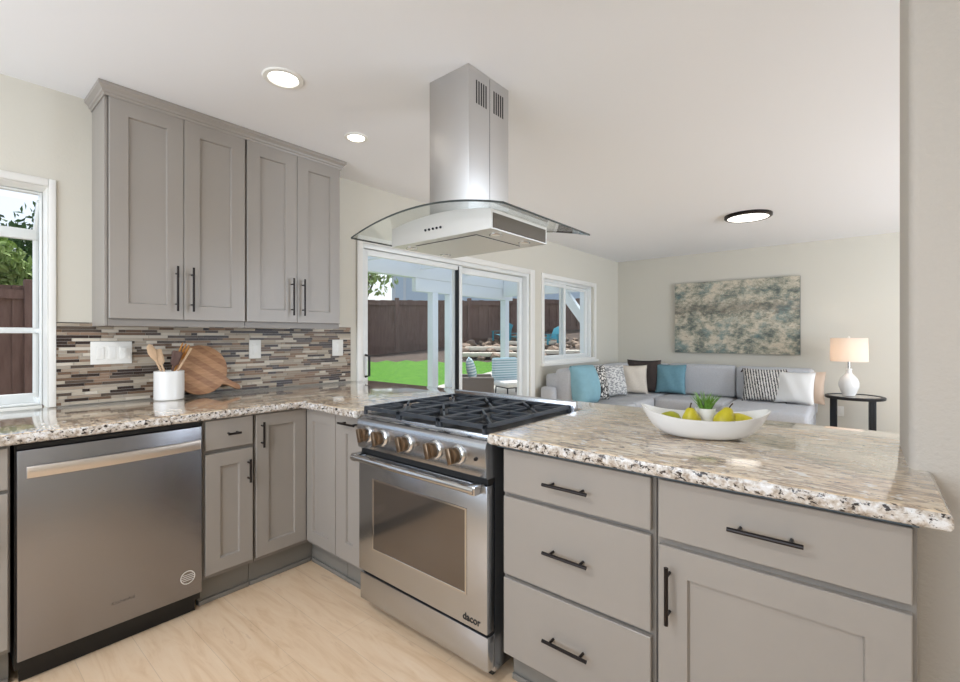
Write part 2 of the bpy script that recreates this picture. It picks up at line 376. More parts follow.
tr.build('window_casing', M['trim'], win)
fr = MB(); XB = XW-.27; ZF = 1.785; fz = .022
frame_yz(fr, XW-.16, XW-.12, WY0+.002, WY1-.006, WZ0+.042, WZ1-.006, .010)
for y in (WY0+.002, -.35, WY1-.026):
    fr.box(XB, XB+fz, y, y+.02, WZ0+.04, ZF, .002)
for y in (WY0+.002, WY1-.026):
    n = Vector((XW-.14-XB, 0, WZ1-.04-ZF)); L = n.length; ang = math.atan2(n.z, n.x)
    fr.box(0, L, y, y+.02, -.03, .0, .002, rot=Matrix.Translation((XB, 0, ZF))@Matrix.Rotation(-ang, 4, 'Y'))
    fr.box(XB, XW-.14, y, y+.02, WZ0+.04, WZ0+.075, .002); fr.box(XB+.02, XW-.14, y+.004, y+.016, 1.262, 1.285, .002)
fr.box(XB, XB+.04, WY0, WY1-.006, ZF-.05, ZF, .002); fr.box(XB, XB+.04, WY0, WY1-.006, WZ0+.04, WZ0+.09, .002); fr.box(XB, XB+.03, WY0, WY1-.006, 1.262, 1.29, .002)
fr.build('window_frame', M['vinyl'], win)
MB().box(XB-.01, XW-.12, WY0, WY1-.006, WZ0+.0, WZ0+.04, .004).build('window_sill', M['trim'], win)
gl = MB(); gl.quad((XB+.015, WY0, WZ0+.08), (XB+.015, WY1-.01, WZ0+.08), (XB+.015, WY1-.01, ZF-.02), (XB+.015, WY0, ZF-.02))
gl.quad((XB+.01, WY0, ZF-.01), (XB+.01, WY1-.01, ZF-.01), (XW-.14, WY1-.01, WZ1-.05), (XW-.14, WY0, WZ1-.05))
for y in (WY0+.012, WY1-.016):
    gl.quad((XB+.015, y, WZ0+.08), (XW-.14, y, WZ0+.08), (XW-.14, y, WZ1-.06), (XB+.015, y, ZF-.02))
gl.build('window_pane', M['glass'], win)

# ---- sliding door (door_1)
dr = tag(bpy.data.objects.new('door_1', None), kind='structure'); COL.objects.link(dr)
t = MB(); cw = .045
t.box(XW-.002, XW+.018, SY0-.03, SY0+.02, 0, SZ1+.045, .004); t.box(XW-.002, XW+.018, SY1-.0, SY1+.09, 0, SZ1+.045, .004); t.box(XW-.002, XW+.018, SY0+.02, SY1, SZ1-.01, SZ1+.045, .004)
t.build('door_casing', M['trim'], dr)
t = MB(); t.box(XW-.12, XW-.005, SY0, SY0+.045, 0, SZ1, .004); t.box(XW-.12, XW-.005, SY1-.05, SY1, 0, SZ1, .004); t.box(XW-.12, XW-.005, SY0+.045, SY1-.05, SZ1-.045, SZ1, .004); t.box(XW-.12, XW-.005, SY0+.045, SY1-.05, 0, .03)
t.build('door_frame', M['vinyl'], dr)
ymid = 3.31
def slide(y0, y1, xc, st):
    t = MB(); z0, z1 = .035, SZ1-.05
    frame_yz(t, xc-.018, xc+.018, y0, y1, z0, z1, st)
    p = t.build('sliding_panel', M['vinyl'], dr)
    MB().box(xc-.004, xc+.004, y0+st, y1-st, z0+st, z1-st).build('door_pane', M['glass'], p)
    return p
pa = slide(SY0+.047, ymid+.03, XW-.035, .045)
pb = slide(ymid-.03, SY1-.052, XW-.085, .06)
MB().box(XW-.055, XW-.015, ymid-.034, ymid-.022, .05, SZ1-.06).build('door_seal', M['black'], pa)
h = MB().tube([(XW-.017, SY0+.07, .93), (XW+.03, SY0+.07, .94), (XW+.03, SY0+.07, 1.09), (XW-.017, SY0+.07, 1.10)], .009, 8)
h.build('door_handle', M['black'], pa)
# ---- living room window (window_2)
win = tag(bpy.data.objects.new('window_2', None), kind='structure'); COL.objects.link(win)
t = MB(); frame_yz(t, XW-.002, XW+.016, PY0-.045, PY1+.075, PZ0-.04, PZ1+.045, .06); t.build('window_casing', M['trim'], win)
MB().box(XW-.1, XW+.05, PY0-.05, PY1+.08, PZ0-.045, PZ0-.012, .004).build('window_sill', M['trim'], win)
t = MB(); frame_yz(t, XW-.12, XW-.03, PY0, PY1, PZ0-.01, PZ1, .045); t.build('window_frame', M['vinyl'], win)
for y0, y1, xc in ((PY0+.046, 5.425, XW-.055), (5.37, PY1-.046, XW-.095)):
    t = MB(); frame_yz(t, xc-.016, xc+.016, y0, y1, PZ0+.036, PZ1-.046, .042); p = t.build('window_sash', M['vinyl'], win)
    MB().box(xc-.003, xc+.003, y0+.042, y1-.042, PZ0+.078, PZ1-.088).build('window_pane', M['glass'], p)

# ------------------------------------------------------------------ kitchen cabinets
def pull(parent, p0, p1, out=(0,-1,0), r=.0055, stand=.03):
    """bar pull from p0 to p1 (centre line on the face), standing off the face"""
    p0, p1, out = Vector(p0), Vector(p1), Vector(out); d = (p1-p0); L = d.length; d.normalize(); o = out*stand
    b = MB().tube([p0+o, p1+o], r, 10)
    for s in (.16, .84): b.tube([p0+d*L*s, p0+d*L*s+o], r*.8, 8)
    return b.build('handle', M['bronze'], parent)
def base_cabinet(label, loc, rotz, wd, fronts, depth=.56, toe=True, toe_dx=0, name='base_cabinet', body_x=None, ztop=.866):
    """fronts: list of ('drawer'|'door', x0, x1, z0, z1, pull spec)"""
    t = thing(name, label, 'cabinet', loc, rotz)
    x0, x1 = body_x or (0, wd)
    MB().box(x0+.001, x1-.001, .0, depth, .135, ztop, .001, 1).build('cabinet_body', M['cab_shaded'], t)
    if toe:
        MB().box(x0+.001, x1-.001, .055, .075, 0, .134).build('toe_kick', M['toe'], t)
        MB().box(x0+.001, x1-.001, .043, .0545, 0, .022, .004).build('shoe_molding', M['toe'], t)
    for f in fronts:
        kind, a, b, c, d, pl = f[:6]; rail = f[6] if len(f) > 6 else .06
        mb = MB()
        if kind == 'drawer': mb.box(a, b, -.02, -.001, c, d, .002, 1)
        else: mb.shaker(a, b, c, d, -.02, -.001, rail)
        o = mb.build(kind if kind != 'drawer' else 'drawer_front', M['cab'], t, smooth=20)
        if pl: pull(o, (pl[0], -.02, pl[1]), (pl[2], -.02, pl[3]))
    return t
ROT = PI/2
XF = -2.302          # face-frame plane of the window-wall run
YF = 1.314           # face-frame plane of the peninsula run
base_cabinet('grey base cabinet cut off at the left edge, left of the dishwasher', (XF, -.42, 0), ROT, .605,
             [('drawer', .004, .598, .712, .856, (.2,.785,.36,.785)), ('door', .004, .598, .155, .698, (.555,.5,.555,.65))])
base_cabinet('narrow grey base cabinet with drawer over door, right of the dishwasher', (XF, .795, 0), ROT, .229,
             [('drawer', .008, .218, .724, .860, (.095,.792,.152,.792)), ('door', .008, .218, .157, .706, (.195,.545,.195,.655), .062)])
t = base_cabinet('grey corner base cabinet with two doors meeting in the inner corner', (XF, 1.025, 0), ROT, .268,
             [('door', .004, .267, .157, .860, (.03,.70,.03,.825), .062)], toe=False, body_x=(0, .29))
# second leaf of the corner cabinet faces the kitchen from the peninsula run
def to_run(x, y): return (y-1.025, -(x-XF))        # world to local of the corner cabinet
lx0 = .269
mb = MB()
b2 = MB().shaker(0, .268, .157, .860, -.02, -.001, .06)
o = b2.build('door', M['cab'], t, smooth=20); o.rotation_euler = (0,0,-ROT); lx, ly = to_run(-2.281, YF); o.location = (lx, ly, 0)
bt = MB().box(0, .285, 0, .56, .135, .866); o = bt.build('cabinet_body', M['cab_shaded'], t); o.rotation_euler = (0,0,-ROT); lx, ly = to_run(-2.30, YF); o.location = (lx, ly, 0)
tk = MB(); tk.box(.001, .346, .055, .075, 0, .134); o = tk.build('toe_kick', M['toe'], t)
tk = MB(); tk.box(.001, .334, .043, .0545, 0, .022, .004); o = tk.build('shoe_molding', M['toe'], t)
tk = MB(); tk.box(-.055, .2845, .055, .075, 0, .134); o = tk.build('toe_kick', M['toe'], t); o.rotation_euler = (0,0,-ROT); lx, ly = to_run(-2.30, YF); o.location = (lx, ly, 0)
tk = MB(); tk.box(-.042, .2845, .043, .0545, 0, .022, .004); o = tk.build('shoe_molding', M['toe'], t); o.rotation_euler = (0,0,-ROT); o.location = (lx, ly, 0)
base_cabinet('narrow grey pull-out cabinet with top handle squeezed between corner and range', (-2.013, YF, 0), 0, .245,
             [('door', .006, .236, .157, .860, (.07,.828,.20,.828), .085)])
base_cabinet('grey peninsula cabinet with three stacked drawers, right of the range', (-.977, YF, 0), 0, .535,
             [('drawer', .010, .524, .700, .850, (.187,.768,.342,.768)), ('drawer', .010, .524, .414, .686, (.187,.548,.342,.548)), ('drawer', .010, .524, .133, .400, (.187,.265,.342,.265))])
base_cabinet('wide grey peninsula cabinet with drawer over door, at the right end', (-.441, YF, 0), 0, .533,
             [('drawer', .010, .524, .690, .850, (.186,.768,.342,.768)), ('door', .010, .524, .133, .670, (.040,.470,.040,.625), .075)])

# ---- countertop (one continuous granite top) ----
ZC0, ZC1 = .868, .908
outl = [(XW+.002, -1.9), (-2.25, -1.9), (-2.25, 1.245), (-1.762, 1.245), (-1.762, 1.945), (-1.000, 1.945), (-1.000, 1.245), (.137, 1.245), (.142, 1.612), (SX+.013, 1.612), (SX+.013, 1.958), (.55, 1.958), (.55, 2.18), (-2.94, 2.18), (-2.94, 2.095), (XW+.002, 2.095)]
b = bmesh.new(); lo = [b.verts.new((x, y, ZC0)) for x, y in outl]; hi = [b.verts.new((x, y, ZC1)) for x, y in outl]; n = len(outl)
b.faces.new(lo); b.faces.new(hi)
for i in range(n): b.faces.new((lo[i], lo[(i+1) % n], hi[(i+1) % n], hi[i]))
bmesh.ops.recalc_face_normals(b, faces=b.faces)
ed = [e for e in b.edges if (e.verts[0].co.z > .9) == (e.verts[1].co.z > .9)]
bmesh.ops.bevel(b, geom=ed, offset=.014, segments=4, profile=.5, affect='EDGES')
b.normal_update()
for f in b.faces: f.material_index = 0 if f.normal.z > .8 else 1
mb = MB(); mb._merge(b)
ct = mb.build('countertop', [M['granite'], M['granite_edge']], smooth=40)
tag(ct, 'speckled cream granite countertop running along the wall and over the peninsula', 'countertop')
MB().box(-.996, .093, 1.296, 1.312, .853, .8675).build('under_strip', M['slate_blue'], ct)  # thin slate-blue strip just under the counter front
MB().box(-2.01, -1.77, 1.296, 1.312, .862, .8675).build('under_strip', M['slate_blue'], ct)
# ---- mosaic backsplash
pal = [(184,172,154), (204,194,178), (158,142,124), (112,90,72), (58,46,40), (144,120,100), (166,154,138), (88,76,66)]
mats = []
for i, c in enumerate(pal):
    mats.append(plain('mosaic_tile_%s' % 'abcdefgh'[i], c, .38 if i in (3,4,7) else .6, spec=.3))
grout = plain('grout', (188,182,172), .8)
bs = MB(); bs.box(XW+.0005, XW+.006, .37, 2.048, .9085, 1.316, mi=8)
z = .912; row = 0
while z < 1.312:
    y = .388 - random.random()*.08
    hgt = .0148
    while y < 2.046:
        L = random.choice([.03, .05, .07, .09, .11, .13, .15]); y1 = min(y+L, 2.046); y0 = max(y, .388)
        if y1-y0 > .006:
            i = random.choices(range(8), (4,4,4,4,6,4,4,4))[0]
            bs.box(XW+.006, XW+.0095, y0, y1-.002, z, min(z+hgt, 1.316)-.0016, mi=i)
        y = y+L
    z += hgt
bs.box(XW+.006, XW+.011, .372, .386, .909, 1.316, mi=7)
bo = bs.build('backsplash', mats+[grout], smooth=0); tag(bo, 'brown and cream strip mosaic tile backsplash above the counter', 'backsplash')

# ---- wall plates
def plate(name, label, loc, rotz, wd, ht, gangs, cat='outlet'):
    t = thing(name, label, cat, loc, rotz)
    MB().box(-wd/2, wd/2, -.006, -.0002, -ht/2, ht/2, .0025).build('cover_plate', M['white_pl'], t)
    n = len(gangs); pitch = .047
    for i, g in enumerate(gangs):
        cx = (i-(n-1)/2)*pitch
        MB().box(cx-.0165, cx+.0165, -.0085, -.006, -.033, .033, .0012).build('rocker_switch' if g == 's' else 'socket', M['white_pl'], t)
        if g == 'o':
            for zz in (-.017, .017): MB().lathe([(0,.0085),(.012,.0085),(.011,.0095),(0,.0095)], seg=20, mat=Matrix.Translation((cx,0,zz))@Matrix.Rotation(PI/2,4,'X')).build('receptacle', M['white_pl'], t)
    return t
XP = XW+.0098
plate('switch_plate', 'white triple wall plate with two switches and an outlet, left on the mosaic', (XP, .604, 1.162), ROT, .170, .116, 'sso', 'light switch')
plate('switch_plate', 'single white switch plate on the mosaic right of the cutting board', (XP, 1.33, 1.165), ROT, .075, .118, 's', 'light switch')
plate('outlet_plate', 'white outlet plate on the mosaic near its right end', (XP, 1.93, 1.163), ROT, .090, .118, 'o')
plate('outlet_plate', 'white outlet plate low on the back wall below the side table', (-.19, YB-.0005, .345), 0, .075, .118, 'o')

# ---- upper cabinets
def upper(label, y0, wd, left_panel):
    t = thing('upper_cabinet', label, 'cabinet', (-2.73, y0, 0), ROT)
    MB().box(0.001, wd-.001, 0, .247, 1.312, 2.386, .001, 1).build('cabinet_body', M['cab_shaded'], t)
    MB().box(0.001, wd-.001, -.003, -.0005, 1.296, 1.327).build('bottom_rail', M['cab_shaded'], t)
    half = wd/2
    for i in (0, 1):
        a, b_ = (.004 if left_panel or i else .006, half-.0015) if i == 0 else (half+.0015, wd-.004)
        d = MB().shaker(a, b_, 1.332, 2.376, -.02, -.0035, .073).build('door', M['cab'], t, smooth=20)
        xh = half-.036 if i == 0 else half+.036
        pull(d, (xh, -.02, 1.375), (xh, -.02, 1.605))
    if left_panel: MB().box(-.012, 0, -.001, .247, 1.296, 2.386, .001, 1).build('side_panel', M['cab'], t)
    return t
upper('left grey two-door wall cabinet, above the utensil crock', .539, .6248, True)
upper('right grey two-door wall cabinet, next to the sliding door', 1.165, .6197, False)
# crown molding: profile swept round three sides
prof = [(0, 2.374), (.004, 2.374), (.006, 2.384), (.012, 2.388), (.014, 2.398), (.024, 2.408), (.028, 2.412), (.028, 2.4285), (0, 2.4285)]
cm = bmesh.new(); path = [(-2.978, .526, (0,-1)), (-2.732, .526, (1,-1)), (-2.732, 1.786, (1,1)), (-2.978, 1.786, (0,1))]
rings = []
for x, y, (nx, ny) in path:
    rings.append([cm.verts.new((x+nx*o_, y+ny*o_, z_)) for o_, z_ in prof])
# bring the front run to the cabinet face
for rg in rings[1:3]:
    for v in rg: v.co.x += .022
for A, B in zip(rings, rings[1:]):
    for i in range(len(prof)): cm.faces.new((A[i], A[(i+1) % len(prof)], B[(i+1) % len(prof)], B[i]))
cm.faces.new(rings[0]); cm.faces.new(rings[-1][::-1]); bmesh.ops.recalc_face_normals(cm, faces=cm.faces)
mb = MB(); mb._merge(cm); tag(mb.build('crown_molding', M['cab'], smooth=30), 'grey stepped crown molding on top of the wall cabinets', 'molding')

# ------------------------------------------------------------------ dishwasher
dw = thing('dishwasher', 'stainless steel dishwasher with bowed bar handle under the counter', 'dishwasher', (XF, .1885, 0), ROT)
MB().box(.006, .598, .0, .55, .06, .862).build('tub', M['black'], dw)
MB().box(.010, .598, -.026, -.001, .098, .842, .004).build('door_panel', M['steel_h'], dw)
MB().box(.012, .596, -.015, -.001, .846, .860).build('control_strip', M['black'], dw)
MB().box(.02, .588, .03, .05, .0, .09).build('kick_plate', M['black'], dw)
hb = MB(); pts = []
for i in range(25):
    s = i/24; x = .034+s*.552; pts.append((x, -.026-.014-.016*math.sin(PI*s)**.8, .765))
b = bmesh.new(); rings = []
for p in pts:
    rings.append([b.verts.new((p[0], p[1]+dy, p[2]+dz)) for dy, dz in ((-.006,-.020), (-.008,-.016), (-.008,.016), (-.006,.020), (.006,.020), (.006,-.020))])
for A, B in zip(rings, rings[1:]):
    for i in range(6): b.faces.new((A[i], A[(i+1) % 6], B[(i+1) % 6], B[i]))
b.faces.new(rings[0]); b.faces.new(rings[-1][::-1]); bmesh.ops.recalc_face_normals(b, faces=b.faces); hb._merge(b)
hb.box(.034, .056, -.042, -.0265, .75, .78); hb.box(.564, .586, -.042, -.0265, .75, .78)
hb.build('handle', M['steel_hd'], dw)
M['ink'] = plain('dark_ink', (78,70,64), .5); M['sticker'] = plain('white_ink', (226,220,212), .4)
text('brand_lettering', 'KitchenAid', .017, M['ink'], dw, (.312, -.0262, .187), (PI/2,0,0), .0004)
q = MB(); 
q.lathe([(.029,0), (.029,.0006), (.0255,.0006), (.0255,0)], seg=40, mat=Matrix.Translation((.541,-.0262,.186))@Matrix.Rotation(PI/2,4,'X'))
for zz, hw in ((.012,.02), (.004,.024), (-.004,.024), (-.012,.02)):
    q.box(.541-hw, .541+hw, -.0268, -.0262, .186+zz-.0016, .186+zz+.0010)
q.build('round_sticker', M['sticker'], dw)

# ------------------------------------------------------------------ range
rg = thing('gas_range', 'stainless steel gas range with bronze knobs and black grates', 'range', (-1.752, 1.25, 0))
W = .746
MB().box(0, W, .045, .675, .045, .868).build('range_body', M['steel_r'], rg)
MB().box(.0, W, .028, .668, .869, .893, .003).build('cooktop', M['steel_r'], rg)
# sloped control panel with rolled top
cp = bmesh.new(); prof = [(.045,.742), (.004,.742), (-.004,.750), (-.010,.846), (-.006,.866), (.004,.877), (.022,.882), (.0275,.882), (.0275,.865), (.045,.865)]
A = [cp.verts.new((0, y, z)) for y, z in prof]; B = [cp.verts.new((W, y, z)) for y, z in prof]
for i in range(len(prof)): cp.faces.new((A[i], A[(i+1) % len(prof)], B[(i+1) % len(prof)], B[i]))
cp.faces.new(A); cp.faces.new(B[::-1]); bmesh.ops.recalc_face_normals(cp, faces=cp.faces)
m_ = MB(); m_._merge(cp); m_.build('control_panel', M['steel_r'], rg, smooth=50)
MB().box(.004, W-.004, .012, .044, .72, .741).build('vent_gap', M['gap'], rg)
# oven door
od = MB(); od.box(0, W, 0, .04, .196, .718, .003)
door = od.build('oven_door', M['steel_r'], rg)
wf = MB(); 
def frame_xz(mb, x0, x1, z0, z1, y0, y1, wd):
    mb.box(x0, x0+wd, y0, y1, z0, z1, .001, 1); mb.box(x1-wd, x1, y0, y1, z0, z1, .001, 1); mb.box(x0+wd, x1-wd, y0, y1, z1-wd, z1, .001, 1); mb.box(x0+wd, x1-wd, y0, y1, z0, z0+wd, .001, 1)
frame_xz(wf, .098, .652, .306, .622, -.003, -.0002, .009); wf.build('window_bezel', M['steel_p'], door)
MB().box(.107, .643, -.0015, -.0003, .315, .613).build('oven_window', M['oven_glass'], door)
hd = MB(); hd.tube([(.018,-.046,.712), (W-.018,-.046,.712)], .0145, 16)
for x in (.03, W-.03):
    hd.box(x-.019, x+.019, -.054, .004, .695, .729, .006)
hd.build('handle', M['steel_p'], door)
lg = text('brand_lettering', 'dacor', .036, M['black'], door, (.674, -.0004, .226), (PI/2,0,0), .0010, bold=.0006)
MB().box(.002, W-.002, .006, .044, .060, .182, .003).build('storage_drawer', M['steel_r'], rg)
MB().box(.004, W-.004, .020, .0445, .184, .195).build('drawer_gap', M['gap'], rg)
MB().box(.03, W-.03, .07, .09, .006, .044).build('kick_plate', M['black'], rg)
for x in (.045, W-.065):
    for y in (.10, .6): MB().lathe([(.0,0),(.018,0),(.018,.045),(0,.045)], (x+.01, y, 0), 16).build('foot', M['black'], rg)
for kx in (.078, .180, .338, .500, .616):
    kb = MB(); Rk = Matrix.Translation((kx, -.0085, .812))@Matrix.Rotation(PI/2+math.radians(-3.5), 4, 'X')
    kb.lathe([(0,.0),(.038,.0),(.038,.006),(.035,.010),(.030,.012),(.029,.020),(.0,.020)], seg=32, mat=Rk)
    kn = kb.build('knob_bezel', M['steel_p'], rg)
    kk = MB(); kk.lathe([(.029,.018),(.028,.024),(.027,.036),(.024,.040),(.0,.040)], seg=28, mat=Rk)
    kk.box(-.011, .011, -.030, .030, .034, .054, .004, 2, rot=Rk@Matrix.Rotation(.35, 4, 'Z'))
    kk.build('knob', M['knob'], kn)
MB().lathe([(0,0),(.007,0),(.006,.004),(0,.004)], seg=20, mat=Matrix.Translation((.702,-.0095,.81))@Matrix.Rotation(PI/2,4,'X')).build('badge', M['bronze'], rg)
# burners and grates
for bx, by, r in ((.15,.19,.040), (.15,.49,.034), (.373,.34,.048), (.596,.19,.036), (.596,.49,.042)):
    q = MB(); q.lathe([(0,.893),(r*1.25,.893),(r*1.2,.899),(r,.901),(r,.906),(0,.909)], (bx,by,0), 28); q.build('burner', M['coil'], rg)
MB().box(.02, W-.02, .036, .635, .8932, .8945).build('cooktop_well', M['black'], rg)
for gi in range(3):
    g = MB(); x0 = .020+gi*.2365; x1 = x0+.2345; y0, y1 = .012, .632; zt = .930; tb = .0065
    def bar(xa, ya, xb, yb, h=.014, wdt=tb, zz=zt):
        d = Vector((xb-xa, yb-ya, 0)); L = d.length; a = math.atan2(d.y, d.x)
        g.box(0, L, -wdt, wdt, zz-h, zz, .002, 1, rot=Matrix.Translation((xa, ya, 0))@Matrix.Rotation(a, 4, 'Z'))
    bar(x0, y0+tb, x1, y0+tb, .016); bar(x0, y1-tb, x1, y1-tb, .016); bar(x0+tb, y0, x0+tb, y1, .016); bar(x1-tb, y0, x1-tb, y1, .016)
    ym = (y0+y1)/2; xm = (x0+x1)/2
    bar(x0, ym, x1, ym)
    for cy in ((y0+ym)/2, (ym+y1)/2):
        for a in range(8):
            an = a*PI/4; ex = xm+math.cos(an)*.2; ey = cy+math.sin(an)*.2
            # finger from the frame toward the burner, stopping short
            tx = min(abs((x1-x0)/2-tb)/max(1e-6, abs(math.cos(an))), abs((ym-y0)/2)/max(1e-6, abs(math.sin(an))))
            bar(xm+math.cos(an)*tx, cy+math.sin(an)*tx, xm+math.cos(an)*.028, cy+math.sin(an)*.028, .013, .0048)
    for cx, cy in ((x0+tb, y0+tb), (x1-tb, y0+tb), (x0+tb, y1-tb), (x1-tb, y1-tb)): g.box(cx-.006, cx+.006, cy-.006, cy+.006, .8945, zt-.01)
    g.build('grate', M['iron'], rg)
MB().box(0, W, .636, .672, .893, .946, .004).build('back_trim', M['steel_r'], rg)

# ------------------------------------------------------------------ range hood
hx0, hx1 = -1.546, -1.303; hy0, hy1 = 1.493, 1.785
hood = thing('range_hood', 'stainless island range hood with arched glass canopy and square chimney', 'range hood', (-1.345, 1.54, 1.64))
HX, HY, HZ = -1.345, 1.54, 1.64
def hb_(mb, name, mat, parent=hood, **kw): 
    o = mb.build(name, mat, parent, **kw); o.location = (-HX, -HY, -HZ) if parent is hood else (0,0,0); return o
ch = MB(); ch.box(hx0, hx1, hy0, hy1, 1.72, CEIL-.0005, .003)
cho = hb_(ch, 'chimney', M['steel_v'])
MB().box(hx1-.004, hx1+.0006, (hy0+hy1)/2-.001, (hy0+hy1)/2+.001, 1.73, CEIL-.01).build('seam', M['gap'], cho)
for yy in (hy0+.047, hy0+.172):
    q = MB()
    for i in range(5):
        q.box(hx1-.002, hx1+.0004, yy+i*.0165-.0045+.006, yy+i*.0165+.0045+.006, 2.275, 2.378)
    q.build('vent_slots', M['black'], cho)
def archz(x, x0, x1, zend, sag):
    s = (x-(x0+x1)/2)/((x1-x0)/2); return zend+sag*(1-s*s)
GX0, GX1, GY0, GY1 = -1.778, -.915, 1.225, 1.86
gb = bmesh.new(); n = 28; top = []; bot = []
for i in range(n+1):
    x = GX0+(GX1-GX0)*i/n; z = archz(x, GX0, GX1, 1.688, .062)
    top.append([gb.verts.new((x, y, z+.008)) for y in (GY0, GY1)]); bot.append([gb.verts.new((x, y, z)) for y in (GY0, GY1)])
rim = []
for i in range(n):
    gb.faces.new((top[i][0], top[i+1][0], top[i+1][1], top[i][1])); gb.faces.new((bot[i][0], bot[i][1], bot[i+1][1], bot[i+1][0]))
    rim += [gb.faces.new((bot[i][0], bot[i+1][0], top[i+1][0], top[i][0])), gb.faces.new((bot[i+1][1], bot[i][1], top[i][1], top[i+1][1]))]
rim += [gb.faces.new((bot[0][1], bot[0][0], top[0][0], top[0][1])), gb.faces.new((bot[n][0], bot[n][1], top[n][1], top[n][0]))]
for f in rim: f.material_index = 1
mb = MB(); mb._merge(gb)
M['glass_edge'] = plain('glass_edge', (52,58,56), .2)
hb_(mb, 'glass_canopy', [M['hood_glass'], M['glass_edge']])
BX0, BX1, BY0, BY1 = -1.612, -1.048, 1.325, 1.715
bb = bmesh.new(); n = 20; ft = []; bk = []
for i in range(n+1):
    x = BX0+(BX1-BX0)*i/n; z = archz(x, GX0, GX1, 1.688, .062)-.0015
    ft.append((bb.verts.new((x, BY0, 1.645)), bb.verts.new((x, BY0, z)))); bk.append((bb.verts.new((x, BY1, 1.645)), bb.verts.new((x, BY1, z))))
for i in range(n):
    bb.faces.new((ft[i][0], ft[i+1][0], ft[i+1][1], ft[i][1])); bb.faces.new((bk[i][0], bk[i][1], bk[i+1][1], bk[i+1][0]))
    bb.faces.new((ft[i][1], ft[i+1][1], bk[i+1][1], bk[i][1])); bb.faces.new((ft[i][0], bk[i][0], bk[i+1][0], ft[i+1][0]))
bb.faces.new((ft[0][0], ft[0][1], bk[0][1], bk[0][0])); bb.faces.new((ft[n][0], bk[n][0], bk[n][1], ft[n][1]))
bmesh.ops.recalc_face_normals(bb, faces=bb.faces)
mb = MB(); mb._merge(bb); bo_ = hb_(mb, 'hood_body', M['alu'])
MB().box(BX1-.001, BX1+.003, BY0+.012, BY1-.012, 1.650, 1.706, .001, 1).build('dark_side_panel', M['dark_panel'], bo_)  # dark brown-grey panel over the hood body's right face
MB().box(-1.50, -1.16, 1.375, 1.665, 1.6425, 1.6448).build('grease_filter', M['alu'], bo_)
q = MB(); frame = ((-1.505,-1.155,1.370,1.375), (-1.505,-1.155,1.665,1.670), (-1.505,-1.50,1.375,1.665), (-1.16,-1.155,1.375,1.665))
for a in frame: q.box(a[0], a[1], a[2], a[3], 1.6438, 1.6449)
q.build('filter_seam', M['gap'], bo_)
for x, y in ((-1.565,1.40), (-1.565,1.62), (-1.10,1.42), (-1.10,1.62)):
    q = MB().lathe([(.026,1.6449),(.026,1.642),(.021,1.641),(.021,1.6449)], (x,y,0), 24); lo_ = q.build('hood_light', M['steel_p'], bo_)
    MB().lathe([(0,1.642),(.0205,1.642),(.0205,1.6446),(0,1.6446)], (x,y,0), 24).build('light_lens', M['white_pl'], lo_)
q = MB()
for i in range(5): MB().lathe([(0,0),(.0055,0),(.0045,.004),(0,.004)], seg=14, mat=Matrix.Translation((-1.395+i*.022, BY0, 1.688))@Matrix.Rotation(PI/2,4,'X')).build('control_button', M['tblack'], bo_)

# ------------------------------------------------------------------ ceiling lights
def can(x, y, label, r=.09, watts=0):
    t = thing('recessed_light', label, 'ceiling light', (x, y, CEIL))
    MB().lathe([(r*.68,-.002),(r*.74,-.008),(r*.95,-.007),(r,-.0005),(r*.68,-.0005)], seg=40).build('trim_ring', M['white_pl'], t)
    MB().lathe([(0,-.003),(r*.68,-.003),(r*.68,-.001),(0,-.001)], seg=32).build('lens', M['lens'], t)
    if watts:
        l = light('bulb', 'AREA', (0,0,-.012), (0,0,0), watts, (.93,.96,1), shape='DISK', size=r*1.3); l.parent = t
    return t
can(-2.035, 1.04, 'large round recessed ceiling light above the left wall cabinet')
can(-2.305, 1.625, 'small round recessed ceiling light by the right wall cabinet, near the hood', .07, 0)
# extra cans added outside the picture to brighten kitchen and living room
can(-1.2, -.55, 'added recessed fill light over the kitchen floor behind the viewpoint', .09, 15)
can(.9, -1.2, 'added recessed fill light over the kitchen at the right behind the viewpoint', .09, 9)
can(1.6, 3.4, 'added recessed fill light over the living room behind the stub wall', .09, 5)
t = thing('flush_light', 'flat round ceiling light with a dark rim in the living room', 'ceiling light', (-.843, 5.105, CEIL))
MB().lathe([(.178,-.03),(.19,-.032),(.205,-.022),(.205,-.0005),(.178,-.0005)], seg=56).build('rim', M['bronze'], t)
MB().lathe([(0,-.03),(.178,-.028),(.178,-.004),(0,-.004)], seg=48).build('diffuser', M['disk'], t)

